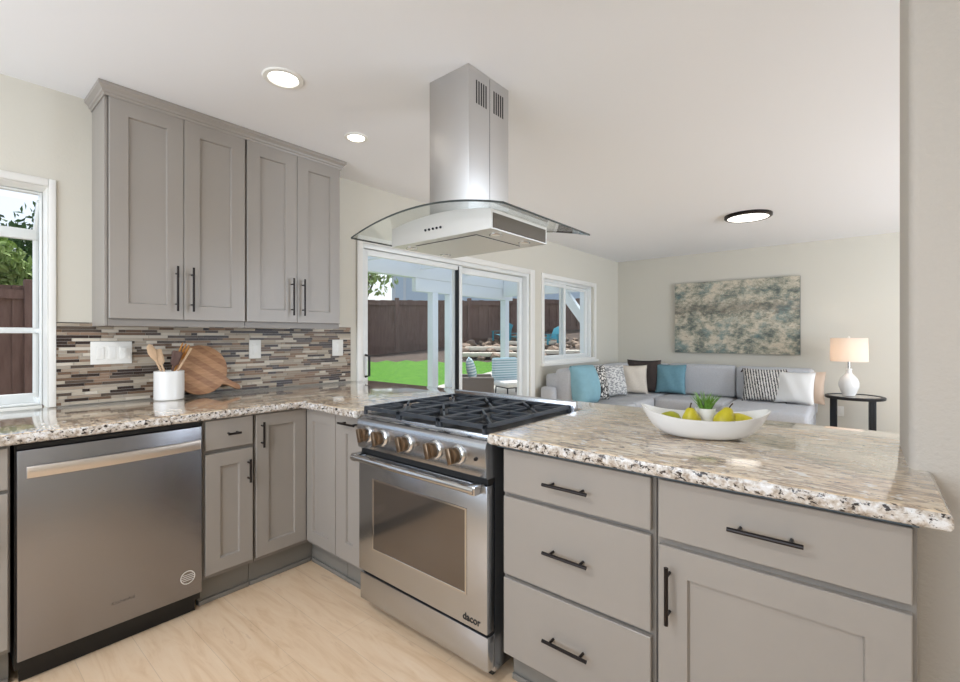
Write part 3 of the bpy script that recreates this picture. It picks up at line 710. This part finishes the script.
# ------------------------------------------------------------------ things on the counter
CZ = ZC1+.0005
t = thing('utensil_crock', 'white ribbed ceramic crock holding wooden utensils', 'crock', (-2.86, .828, CZ))
pr = [(0,0),(.066,0),(.069,.004)]
for i in range(26): pr.append((.069+(.0012 if i % 2 else 0), .008+i*.0055))
pr += [(.069,.153),(.064,.153),(.062,.01),(0,.008)]
MB().lathe(pr, seg=40).build('pot', M['ceramic'], t)
def utensil(name, label, base, tip, mat, kind, grp='utensils'):
    base, tip = Vector(base), Vector(tip); d = (tip-base); L = d.length
    q = MB(); q.tube([base, base+d*.7], [.006, .0055], 8)
    hm = base+d*.68; dn = d.normalized()
    if kind == 'spoon':
        q.tube([hm, hm+dn*L*.08, hm+dn*L*.18, hm+dn*L*.28, hm+dn*L*.32], [.005,.016,.021,.015,.002], 12, flat=.3)
    elif kind == 'spatula':
        q.tube([hm, hm+dn*L*.05, hm+dn*L*.30, hm+dn*L*.32], [.006,.020,.026,.020], 12, flat=.18)
    else:
        u = dn.cross(Vector((1,0,0))).normalized()
        q.tube([hm, hm+dn*L*.07, hm+dn*L*.15], [.006,.021,.023], 12, flat=.22)
        for s in (-1, 0, 1): q.tube([hm+dn*L*.12+u*s*.015, hm+dn*L*.32+u*s*.017], [.006,.004], 8, flat=.6)
    return tag(q.build(name, mat), label, 'utensil', grp)
cx, cy, cz = -2.86, .828, CZ+.012
utensil('wooden_spoon', 'pale wooden spoon leaning furthest left in the white crock', (cx-.012,cy+.02,cz), (cx+.01,cy-.095,cz+.285), M['wood_spoon'], 'spoon')
utensil('wooden_spatula', 'pale wooden spatula leaning left in the white crock', (cx+.02,cy+.018,cz), (cx-.005,cy-.06,cz+.255), M['wood_spoon'], 'spatula')
utensil('serving_fork', 'orange-brown slotted wooden fork leaning right in the white crock', (cx-.02,cy-.02,cz), (cx-.015,cy+.085,cz+.285), M['wood_orange'], 'fork')
utensil('wooden_paddle', 'dark wooden paddle standing in the middle of the white crock', (cx+.018,cy-.025,cz), (cx+.012,cy+.038,cz+.245), M['wood_dark'], 'spatula')
utensil('wooden_spoon', 'pale wooden spoon leaning furthest right in the white crock', (cx+.0,cy-.035,cz), (cx+.018,cy+.10,cz+.26), M['wood_spoon'], 'spatula')
# cutting board leaning on the tiles
br = .142; poly = []
a0 = math.radians(-30); hw = .17
for i in range(49):
    a = a0+hw+(2*PI-2*hw)*i/48; poly.append((br*math.cos(a), br*math.sin(a)))
dx, dy = math.cos(a0), math.sin(a0)
def hp(l, s): return (dx*l-dy*s, dy*l+dx*s)
poly += [hp(br+.02, -.017), hp(br+.085, -.015), hp(br+.10, -.006), hp(br+.10, .006), hp(br+.085, .015), hp(br+.02, .017)]
tilt = math.radians(9)
Mx = Matrix.Translation((-2.918, 1.0, CZ+.145))@Matrix.Rotation(-tilt, 4, 'Y')@Matrix(((0,0,1,0),(1,0,0,0),(0,1,0,0),(0,0,0,1)))
tag(MB().prism(poly, -.009, .009, .003, 2, mat=Mx).build('cutting_board', M['board'], smooth=40), 'round wooden cutting board with a handle leaning on the mosaic', 'cutting board')
# fruit bowl: boat-shaped
bc = Vector((-.408, 1.668, CZ)); ba = math.atan2(.134, .362)
t = thing('fruit_bowl', 'white boat-shaped ceramic fruit bowl on the peninsula', 'bowl', bc, ba)
def bowl_pt(s, a, inset=0):
    ca, sa = math.cos(a), math.sin(a); hx, hy = .198-inset, .108-inset
    rimz = .070+.030*abs(ca)**3
    f = .34+.66*s**.55 if s > 0 else .34
    prof = s**1.7
    return Vector((hx*ca*f*(1 if abs(ca) < .2 else 1), hy*sa*f, (rimz)*prof))
b = bmesh.new(); N = 56; S = [0,.06,.15,.3,.45,.6,.75,.88,1]
outer = [[b.verts.new(bowl_pt(s, 2*PI*j/N)) for j in range(N)] for s in S]
inner = [[b.verts.new(bowl_pt(s, 2*PI*j/N, .006)+Vector((0,0,.007*(1-s)+.0))) for j in range(N)] for s in S[::-1]]
allr = outer+inner
for A, B in zip(allr, allr[1:]):
    for j in range(N): b.faces.new((A[j], A[(j+1) % N], B[(j+1) % N], B[j]))
b.faces.new(outer[0][::-1]); b.faces.new(inner[-1]); bmesh.ops.recalc_face_normals(b, faces=b.faces)
mb = MB(); mb._merge(b); mb.build('bowl_shell', M['ceramic'], t, smooth=50)
prp = [(0,0),(.014,.001),(.026,.010),(.032,.026),(.031,.040),(.025,.054),(.018,.066),(.013,.075),(.006,.080),(0,.078)]
def pear(label, px, py, pz, rx, ry, rz, mat, sc=1.0):
    t = thing('pear', label, 'pear', bc+Vector((math.cos(ba)*px-math.sin(ba)*py, math.sin(ba)*px+math.cos(ba)*py, pz)), 0, 'pears in the white bowl')
    t.rotation_euler = (rx, ry, rz)
    MB().lathe([(r*sc, z*sc) for r, z in prp], seg=28).build('pear_body', mat, t, smooth=60)
    MB().tube([(0,0,.077*sc), (.002,0,.087*sc), (.006,0,.096*sc)], [.0022,.0018,.0024], 8).build('stem', M['stem'], t)
pear('yellow pear standing upright left of centre in the white bowl', -.035, -.028, .022, .05, -.10, .3, M['pear'], .98)
pear('big yellow pear leaning right of the little plant in the white bowl', .050, -.022, .024, -.1, .30, .2, M['pear'], 1.05)
pear('greenish pear lying at the left end of the white bowl', -.068, .002, .045, 0, -PI/2+.1, .3, M['pear_g'], .98)
pear('yellow pear lying at the right end of the white bowl', .072, .005, .047, 0, PI/2-.2, .15, M['pear'], 1.0)
pt = thing('potted_plant', 'tiny spiky green plant in a white pot among the pears', 'plant', bc+Vector((.002, .022, .036)), 0)
MB().lathe([(0,0),(.022,0),(.027,.004),(.032,.058),(.029,.058),(.026,.05),(0,.05)], seg=28).build('pot', M['ceramic'], pt)
q = MB()
for i in range(70):
    a = random.random()*2*PI; sp = random.random()**.7; r0 = .016*random.random(); L = .05+.018*random.random()
    d = Vector((math.cos(a)*sp*.75, math.sin(a)*sp*.75, 1)).normalized(); p0 = Vector((math.cos(a)*r0, math.sin(a)*r0, .05))
    q.tube([p0, p0+d*L*.5, p0+d*L+Vector((math.cos(a),math.sin(a),0))*.006*sp], [.0035,.003,.0004], 5, flat=.45)
q.build('leaves', M['fern'], pt)

# ------------------------------------------------------------------ living room
sofa = thing('sectional_sofa', 'light grey L-shaped sectional sofa in the living room corner', 'sofa', (-2.0, 6.3, 0))
def sp(mb, name, mat=M['sofa'], smooth=60):
    o = mb.build(name, mat, sofa, smooth=smooth); o.location = (2.0, -6.3, 0); return o
def soft(x0, x1, y0, y1, z0, z1, bev=.045): return MB().box(x0, x1, y0, y1, z0, z1, bev, 4)
sp(soft(-2.92,-2.08,4.78,6.98,.10,.30,.02), 'base'); sp(soft(-2.078,-.42,6.10,6.98,.10,.30,.02), 'base')
sp(soft(-2.92,-2.72,4.74,6.98,.302,.80,.04), 'back_frame'); sp(soft(-2.718,-.40,6.80,6.98,.302,.80,.04), 'back_frame')
sp(soft(-2.92,-2.74,4.62,4.735,.10,.655,.04), 'arm')
sp(soft(-2.715,-2.06,4.78,5.42,.302,.455), 'seat_cushion'); sp(soft(-2.715,-2.06,5.425,6.06,.302,.455), 'seat_cushion'); sp(soft(-2.715,-2.07,6.065,6.79,.302,.455), 'seat_cushion')
sp(soft(-2.065,-1.232,6.02,6.79,.302,.455), 'seat_cushion'); sp(soft(-1.228,-.41,5.72,6.79,.302,.455), 'seat_cushion')
sp(soft(-1.226,-.42,5.75,6.095,.10,.30,.02), 'base')
def backc(x0, x1, y0, y1, tilt_ax, nm='back_cushion'):
    o = sp(soft(x0, x1, y0, y1, .458, .865, .05), nm); return o
backc(-2.79,-2.57,4.74,5.36,0); backc(-2.79,-2.57,5.38,6.0,0); backc(-2.79,-2.57,6.02,6.58,0)
backc(-2.50,-2.075,6.60,6.795,0)
mbk = soft(-2.07,-1.235,6.60,6.795,.458,.872,.05); o = sp(mbk, 'back_cushion')
q = MB()
for zz in (.62,.74):
    for xx in (-1.86,-1.65,-1.44): q.lathe([(0,0),(.012,0),(.009,.005),(0,.006)], seg=12, mat=Matrix.Translation((xx,6.6,zz))@Matrix.Rotation(PI/2,4,'X'))
o2 = q.build('buttons', M['sofa'], o)
backc(-1.23,-.42,6.60,6.795,0)
for x, y in ((-.47,5.8),(-1.17,5.8),(-.47,6.9),(-2.85,4.72),(-2.15,4.72),(-2.85,6.9)):
    sp(MB().lathe([(0,0),(.018,0),(.024,.0995),(0,.0995)], (x,y,0), 16), 'leg', M['wood_dark'])
def pillow_mesh(wd, ht, th, n=18, pinch=.07, rag=0):
    mb = MB(); b = mb.bm; G = {}
    for side in (0, 1):
        for i in range(n+1):
            for j in range(n+1):
                u, v = -1+2*i/n, -1+2*j/n
                edge = i in (0, n) or j in (0, n)
                if side and edge: G[1,i,j] = G[0,i,j]; continue
                x = u*(1-pinch*(1-v*v)); z = v*(1-pinch*(1-u*u))
                tt = ((1-u*u)*(1-v*v))**.42
                wr_ = .012*math.sin(7*u+3*v)*tt
                y = (tt*th/2+wr_*(1 if side else -1)*.4)*(1 if side else -1)
                G[side,i,j] = b.verts.new((x*wd/2, y, ht/2+z*ht/2))
        for i in range(n):
            for j in range(n):
                q_ = (G[side,i,j], G[side,i+1,j], G[side,i+1,j+1], G[side,i,j+1])
                b.faces.new(q_ if not side else q_[::-1])
    bmesh.ops.recalc_face_normals(b, faces=b.faces)
    return mb
def pillow(label, x, y, z, rz, lean, wd, ht, th, mat, **kw):
    o = pillow_mesh(wd, ht, th, **kw).build('throw_pillow', mat, smooth=80)
    o.location = (x, y, z); o.rotation_euler = Euler((lean, 0, rz), 'XYZ')
    return tag(o, label, 'pillow', 'throw pillows on the sofa')
ZS = .462
pillow('plump teal pillow at the window end of the sofa', -2.46, 4.93, ZS, 1.33, -.2, .40, .45, .30, M['teal'], pinch=-.02)
pillow('black and white patterned pillow beside the plump teal pillow', -2.46, 5.22, ZS, 1.30, -.2, .42, .44, .16, M['bwpat'])
pillow('pale grey speckled pillow just left of the cream pillow', -2.46, 5.74, ZS, 1.15, -.22, .42, .42, .15, M['palepat'])
pillow('cream square pillow in the sofa corner in front of the dark one', -2.41, 6.20, ZS, .5, -.25, .40, .40, .15, M['cream'])
pillow('dark brown pillow in the sofa corner behind the cream one', -2.36, 6.46, ZS, .25, -.16, .46, .46, .14, M['brown'])
pillow('blue-teal square pillow right of the dark brown pillow', -2.01, 6.50, ZS, .1, -.18, .40, .41, .15, M['teal_d'])
p = pillow('black and white knitted pillow with corner tassels on the right seat', -.90, 6.46, ZS, .1, -.2, .46, .40, .15, M['knit'])
q = MB()
for xx, zz in ((-.22,.395), (.22,.395), (-.22,.01), (.22,.01)):
    for i in range(7): 
        a = i*.9; q.tube([(xx,0,zz), (xx+(.02 if xx > 0 else -.02)+.008*math.cos(a), -.012+.012*math.sin(a), zz-.05)], [.005,.003], 6)
q.build('tassels', M['brown'], p)
pillow('tan pillow mostly hidden behind the white pillow at the right end of the sofa', -.50, 6.57, ZS, -.12, -.16, .38, .38, .10, M['tan'])
p = pillow('white pillow at the right end of the sofa, in front of a tan one', -.60, 6.44, ZS, -.12, -.22, .40, .38, .14, M['whitef'])
# painting
pn = thing('canvas_painting', 'wide abstract canvas in grey, cream and teal above the sofa', 'painting', (-1.34, YB-.002, 1.515))
MB().box(-.757, .757, -.035, -.001, -.50, .50, .003).build('stretcher', M['tblack'], pn)
MB().box(-.755, .755, -.0375, -.0352, -.498, .498).build('canvas', M['canvas'], pn)
# side table
tb = thing('side_table', 'round black side table with a pale inset top by the sofa', 'side table', (-.05, 6.66, 0))
MB().lathe([(.235,.548),(.265,.548),(.270,.556),(.270,.575),(.262,.580),(.235,.580),(.235,.548)], seg=56).build('rim', M['tblack'], tb)
k = NT('smoked_glass_top'); k.set(Base_Color=srgb(176,172,166), Roughness=.08); M['ttop'] = k.m
MB().lathe([(0,.556),(.2345,.556),(.2345,.574),(0,.574)], seg=56).build('table_top', M['ttop'], tb)
for lx_, ly_ in ((-.185, -.06), (.135, -.165), (.155, .165)):
    a = math.atan2(ly_, lx_); MB().box(-.011, .011, -.034, .034, 0, .5475, .003, rot=Matrix.Translation((lx_, ly_, 0))@Matrix.Rotation(a+.9, 4, 'Z')).build('leg', M['tblack'], tb)
lp = thing('table_lamp', 'white ceramic gourd table lamp with drum shade on the side table', 'lamp', (-.10, 6.64, .5805))
MB().lathe([(0,0),(.055,0),(.058,.012),(.072,.04),(.092,.10),(.094,.145),(.078,.195),(.048,.23),(.030,.25),(.026,.285),(.030,.29),(.030,.305),(0,.305)], seg=40).build('lamp_base', M['ceramic'], lp)
MB().lathe([(0,.305),(.012,.305),(.012,.40),(.0,.40)], seg=16).build('lamp_socket', M['steel_p'], lp)
MB().lathe([(.170,.385),(.172,.385),(.168,.648),(.166,.648),(.170,.385)], seg=56).build('lamp_shade', M['shade'], lp)
q = MB(); q.tube([(-.167,0,.642),(.167,0,.642)], .003, 8); q.tube([(0,-.167,.642),(0,.167,.642)], .003, 8); q.tube([(0,0,.40),(0,0,.642)], .003, 8); q.lathe([(0,.64),(.010,.642),(.012,.655),(.006,.668),(0,.67)], seg=16); q.build('finial', M['white_pl'], lp)
l = light('bulb', 'POINT', (0,0,.50), (0,0,0), 1.0, (1,.86,.76), shadow_soft_size=.04); l.parent = lp

# ------------------------------------------------------------------ outdoors
def gz(x, y):
    p = Vector((x, y, 0)); d = p.dot(F3); lt = p.dot(R3)/max(d, .1)
    if d < 6.0: z = -.10
    elif d < 11.4: z = -.10+.75*(d-6.0)/5.4
    else:
        kk = .02+.15*min(1, max(0, (lt+.24)/.30)); z = .65+kk*min(d-11.4, 6)
    s = min(1, max(0, (-x-3.3)/2.5)); s = s*s*(3-2*s)
    return -.10+(z+.10)*s
def ground(name, test, mat, step=.35, dz=0):
    b = bmesh.new(); V = {}
    nx, ny = 90, 120
    def vt(i, j):
        if (i, j) not in V: x = -3.13-i*step; y = -6+j*step; V[i,j] = b.verts.new((x, y, gz(x, y)+dz))
        return V[i,j]
    for i in range(nx):
        for j in range(ny):
            x = -3.13-(i+.5)*step; y = -6+(j+.5)*step
            if test(x, y): b.faces.new((vt(i,j), vt(i,j+1), vt(i+1,j+1), vt(i+1,j)))
    mb = MB(); mb._merge(b); return mb.build(name, mat, smooth=60)
def dep(x, y): return Vector((x, y, 0)).dot(F3)
def lat(x, y): return Vector((x, y, 0)).dot(R3)
def zone(x, y):
    d = dep(x, y)
    if x > -6.3 and -3 < y < 9: return 'patio'
    l_ = lat(x, y)
    if y < 3.2: return 'bed'
    edge = 11.3-.05*max(0, -l_-1.2)**2-.5*max(0, l_-.7)
    return 'lawn' if d < edge and l_ < 1.9 else 'bed'
tag(ground('patio_slab', lambda x, y: zone(x, y) == 'patio', M['concrete']), kind='structure')
tag(ground('lawn', lambda x, y: zone(x, y) == 'lawn', M['lawn']), 'bright green back yard lawn beyond the sliding door', 'grass', kind='stuff')
tag(ground('planting_bed', lambda x, y: zone(x, y) == 'bed', M['soil']), kind='structure')
def fence(label, p0, p1, zb0, zb1, zt0, zt1, nsec):
    p0, p1 = Vector(p0), Vector(p1); d = p1-p0; L = d.length; a = math.atan2(d.y, d.x)
    t = thing('wooden_fence', label, 'fence', (p0.x, p0.y, 0), a)
    for s_ in range(nsec):
        xa, xb = L*s_/nsec, L*(s_+1)/nsec; q = MB(); nb = max(2, int((xb-xa)/.15)); bw = (xb-xa)/nb
        f0 = (s_+.5)/nsec; zb = zb0+(zb1-zb0)*f0-.35; zt = zt0+(zt1-zt0)*f0
        for i in range(nb): q.box(xa+i*bw-.006*(i%2), xa+(i+1)*bw+.006*(i%2)-.004*(1-i%2), -.012+.02*(i%2), .012+.02*(i%2), zb, zt-random.random()*.015)
        q.box(xa, xb, -.05, -.012, zt-.16, zt-.06); q.box(xa, xb, -.05, -.012, zb+.55, zb+.68)
        q.build('fence_panel', M['fence'], t, smooth=0)
    for s_ in range(nsec+1):
        f0 = s_/nsec; zb = zb0+(zb1-zb0)*f0-.35; zt = zt0+(zt1-zt0)*f0+.06
        MB().box(L*f0-.06, L*f0+.06, -.075, .045, zb, zt, .01).build('fence_post', M['fence'], t)
    return t
fence('long brown board fence behind the lawn, seen through the sliding door', at(318,13.1), at(503,14.6), .62, 1.02, 2.30, 2.40, 5)
fence('brown board fence further right behind the rocks, seen through the far window', at(502.5,15.0), at(640,18.0), 1.25, 1.35, 2.50, 2.62, 4)
fence('near brown board fence seen through the left kitchen window', (-7.3,-6), (-7.3,3.0), -.1, -.1, 1.83, 1.83, 4)
# patio cover
pc = thing('patio_cover', 'white patio cover with posts and beams outside the sliding door', 'patio cover', (-6.0, 6.0, 0))
def pp(mb, name, mat=M['patio_white'], smooth=35): o = mb.build(name, mat, pc, smooth=smooth); o.location = (6.0, -6.0, 0); return o
pp(MB().box(-6.14, -6.0, 1.2, 8.5, 2.285, 2.64, .004), 'front_beam')
pp(MB().box(-6.12, -6.02, 5.48, 8.4, 2.05, 2.284, .004), 'header_beam')
for y in (5.95, 6.40, 8.17): pp(MB().box(-6.14, -6.0, y-.07, y+.07, -.1, 2.049, .006), 'post')
pp(MB().box(-6.0, -3.13, 8.02, 8.14, 2.12, 2.519, .004), 'end_beam')
pp(MB().box(-4.15, -3.99, 8.0, 8.16, -.1, 2.119, .006), 'post')
pp(MB().box(0, .95, -.06, .06, -.08, .08, rot=Matrix.Translation((-4.10, 8.08, 1.56))@Matrix.Rotation(math.radians(180+52), 4, 'Y')), 'brace')
for y in (2.0, 3.2, 4.4, 5.6, 6.8): pp(MB().box(-6.0, -3.13, y-.025, y+.025, 2.44, 2.60), 'rafter')
# neighbour house
nh = thing('neighbour_house', 'pale blue-grey neighbouring house above the fence', 'house', at(440, 25))
nh.rotation_euler = (0,0,YAW)
MB().box(-2.6, 8, 0, 6, 0, 5.6).build('wall', M['stucco'], nh)
MB().box(-2.62, -2.42, -.04, .1, 0, 5.6).build('corner_board', M['patio_white'], nh)
MB().box(-2.0, -1.85, -.04, .1, 0, 5.6).build('downspout', M['patio_white'], nh)
q = MB(); q.prism([(-.7,5.55),(6.7,5.55),(3,7.4)], -3.2, 8.6, mat=Matrix(((0,0,1,0),(1,0,0,0),(0,1,0,0),(0,0,0,1)))); q.build('roof', M['roof'], nh)
# trees and hedge
def tree(name, label, loc, h, r, mat, n=900, trunk=.12, leaf=.16, cat='tree', zsq=.8):
    t = thing(name, label, cat, loc)
    q = MB(); q.tube([(0,0,-.2),(.05,.02,h*.3),(-.03,.04,h*.62)], [trunk, trunk*.8, trunk*.5], 10)
    for i in range(5):
        a = i*1.3; q.tube([(0,.02,h*.4), (math.cos(a)*r*.4, math.sin(a)*r*.4, h*.7)], [trunk*.4, trunk*.15], 6)
    q.build('trunk', M['bark'], t)
    b = bmesh.new()
    lobes = [(random.uniform(-.5,.5)*r, random.uniform(-.5,.5)*r, h-r*zsq+random.uniform(-.5,.6)*r*zsq, r*random.uniform(.45,.7)) for _ in range(9)]
    for i in range(n):
        lx, ly, lz, lr = random.choice(lobes); th = random.random()*2*PI; ph = math.acos(random.uniform(-1,1)); rr_ = lr*random.uniform(.6,1.0)
        c = Vector((lx+rr_*math.sin(ph)*math.cos(th), ly+rr_*math.sin(ph)*math.sin(th), lz+rr_*math.cos(ph)*zsq))
        m = Euler((random.uniform(0,PI), random.uniform(0,PI), random.uniform(0,2*PI))).to_matrix(); s = leaf*random.uniform(.6,1.2)
        vs = [b.verts.new(c+m@Vector(p)*s) for p in ((-.5,0,0), (0,-.25,.08), (.6,0,0), (0,.25,.08))]; b.faces.new(vs)
    mb = MB(); mb._merge(b); mb.build('crown', mat, t, smooth=0)
    return t
tree('leafy_tree', 'pale green leafy tree beyond the fence at the left of the sliding door', at(362, 19), 6.2, 2.2, M['foliage_l'], 1500, .14, .26)
HG = 'hedge shrubs behind the near fence'
for i, (x, y, h_, r_, m_, lb) in enumerate(((-8.7,1.35,2.75,.56,'foliage','dark green shrub behind the near fence, rightmost in the left window'), (-8.5,.42,2.62,.55,'foliage_l','lighter yellow-green shrub behind the near fence, at the left edge'), (-10.6,.9,3.3,1.15,'foliage','taller dark shrub furthest back over the near fence'))):
    tree('shrub', lb, (x, y, -.1), h_, r_, M[m_], 5000, .06, .11, 'shrub', .95)
# rocks and slabs on the slope
rk = MB(); bmesh.ops.create_icosphere(rk.bm, subdivisions=2, radius=.5)
for v in rk.bm.verts:
    n_ = v.co.normalized(); v.co *= 1+.22*math.sin(5*n_.x+2*n_.y)+.12*math.sin(9*n_.z+4*n_.x)
r0 = rk.build('rock', M['rock'], smooth=50); tag(r0, 'rough brown landscaping rock on the slope beyond the lawn', 'rock', 'landscaping rocks on the slope')
first = True
spots = []; tries = 0
while len(spots) < 110 and tries < 6000:
    tries += 1
    p = at(random.uniform(460, 610), random.uniform(11.5, 14.2)); sc_ = random.uniform(.14, .42)
    if all((p.x-a[0])**2+(p.y-a[1])**2 > ((sc_+a[2])*.72)**2 for a in spots): spots.append((p.x, p.y, sc_))
for px_, py_, sc_ in spots:
    o = r0 if first else r0.copy()
    if not first: COL.objects.link(o)
    first = False
    o.scale = (sc_*1.3, sc_, sc_*.75); o.location = (px_, py_, gz(px_, py_)+sc_*.14); o.rotation_euler = (0,0,random.random()*6)
for lb, u, d, wd, dp in (('long pale stone slab lowest on the rocky slope', 492, 11.7, 1.5, .4), ('pale stone slab halfway up the rocky slope', 500, 12.5, 1.9, .4), ('pale stone slab in front of the far window view', 556, 12.0, 1.3, .5), ('upper pale stone slab near the teal chairs', 530, 13.3, 1.6, .4)):
    p = at(u, d); o = MB().box(-wd/2, wd/2, -dp/2, dp/2, -.08, .02, .015).build('stone_slab', M['slab']); o.location = (p.x, p.y, gz(p.x, p.y)+.12); o.rotation_euler = (0,0,YAW); tag(o, lb, 'stone slab', 'stone slabs on the slope')
# outdoor seats
def wicker(label, p, rz, cushion=True):
    t = thing('wicker_armchair', label, 'chair', p, rz)
    MB().box(-.36, .36, -.36, .34, .12, .34, .03, 3).build('seat_base', M['wicker'], t)
    for s_ in (-1, 1): MB().box(s_*.36-.07, s_*.36+.07, -.38, .36, .10, .64, .04, 3).build('arm', M['wicker'], t)
    MB().box(-.42, .42, .28, .42, .12, .86, .04, 3).build('backrest', M['wicker'], t)
    MB().box(-.285, .285, -.37, .275, .342, .46, .04, 3).build('seat_cushion', M['whitef'], t)
    for s_ in (-1, 1):
        for y in (-.33, .33): MB().box(s_*.36-.02, s_*.36+.02, y-.02, y+.02, 0, .119).build('leg', M['tblack'], t)
    return t
def outdoor_pillow(label, p, rz, lean, wd=.42):
    o = pillow_mesh(wd, .42, .15).build('outdoor_pillow', M['outfab'], smooth=80); o.location = p; o.rotation_euler = (lean, 0, rz); tag(o, label, 'pillow')
p = at(474, 7.4, -.1); wicker('grey-brown wicker armchair on the patio, next to the sliding door', p, 2.3).scale = (.8,.8,1.12); outdoor_pillow('blue striped pillow on the wicker armchair outside', p+Vector((-.02,.02,.60)), 2.3, -.2)
mc = thing('patio_chair', 'light cushioned patio chair with thin dark legs', 'chair', at(512, 8.4, -.1), YAW+.5)
MB().box(-.27, .27, -.26, .26, .44, .54, .04, 3).build('seat_cushion', M['whitef'], mc)
MB().box(-.27, .27, .20, .30, .50, .95, .04, 3).build('back_cushion', M['outfab'], mc)
for sx in (-1, 1):
    for sy in (-1, 1): MB().tube([(sx*.24, sy*.23, 0), (sx*.22, sy*.20, .44)], .013, 8).build('leg', M['tblack'], mc)
q = MB(); q.tube([(-.22,-.2,.43),(.22,-.2,.43),(.22,.2,.43),(-.22,.2,.43),(-.22,-.2,.43)], .012, 8); q.build('seat_frame', M['tblack'], mc)
def adirondack(label, p, rz):
    t = thing('adirondack_chair', label, 'chair', p, rz, 'teal chairs on the upper terrace'); t.scale = (.62,.62,.55)
    q = MB()
    for i in range(5): q.box(-.27+i*.11, -.17+i*.11, -.30, .26, .30, .325, .004, rot=Matrix.Rotation(-.18, 4, 'X'))
    q.build('seat', M['teal_paint'], t)
    q = MB()
    for i in range(5): q.box(-.27+i*.11, -.17+i*.11, 0, .022, 0, .66+.05*(2-abs(i-2)), .004, rot=Matrix.Translation((0,.24,.26))@Matrix.Rotation(-.38, 4, 'X'))
    q.build('backrest', M['teal_paint'], t)
    for s_ in (-1, 1):
        MB().box(s_*.34-.06, s_*.34+.06, -.38, .30, .52, .545, .006).build('arm', M['teal_paint'], t)
        MB().box(s_*.32-.02, s_*.32+.02, -.34, -.25, 0, .519).build('leg', M['teal_paint'], t); MB().box(s_*.32-.02, s_*.32+.02, .22, .30, 0, .519).build('leg', M['teal_paint'], t)
for lb, u, d, rz in (('teal slatted garden chair on the terrace behind the white post', 502, 13.9, YAW+PI+.7), ('teal slatted garden chair right of the white post', 518, 13.4, YAW-.9), ('teal slatted garden chair seen through the far window', 549, 13.2, YAW-1.1)):
    p = at(u, d); p.z = gz(p.x, p.y)+.06; adirondack(lb, p, rz)
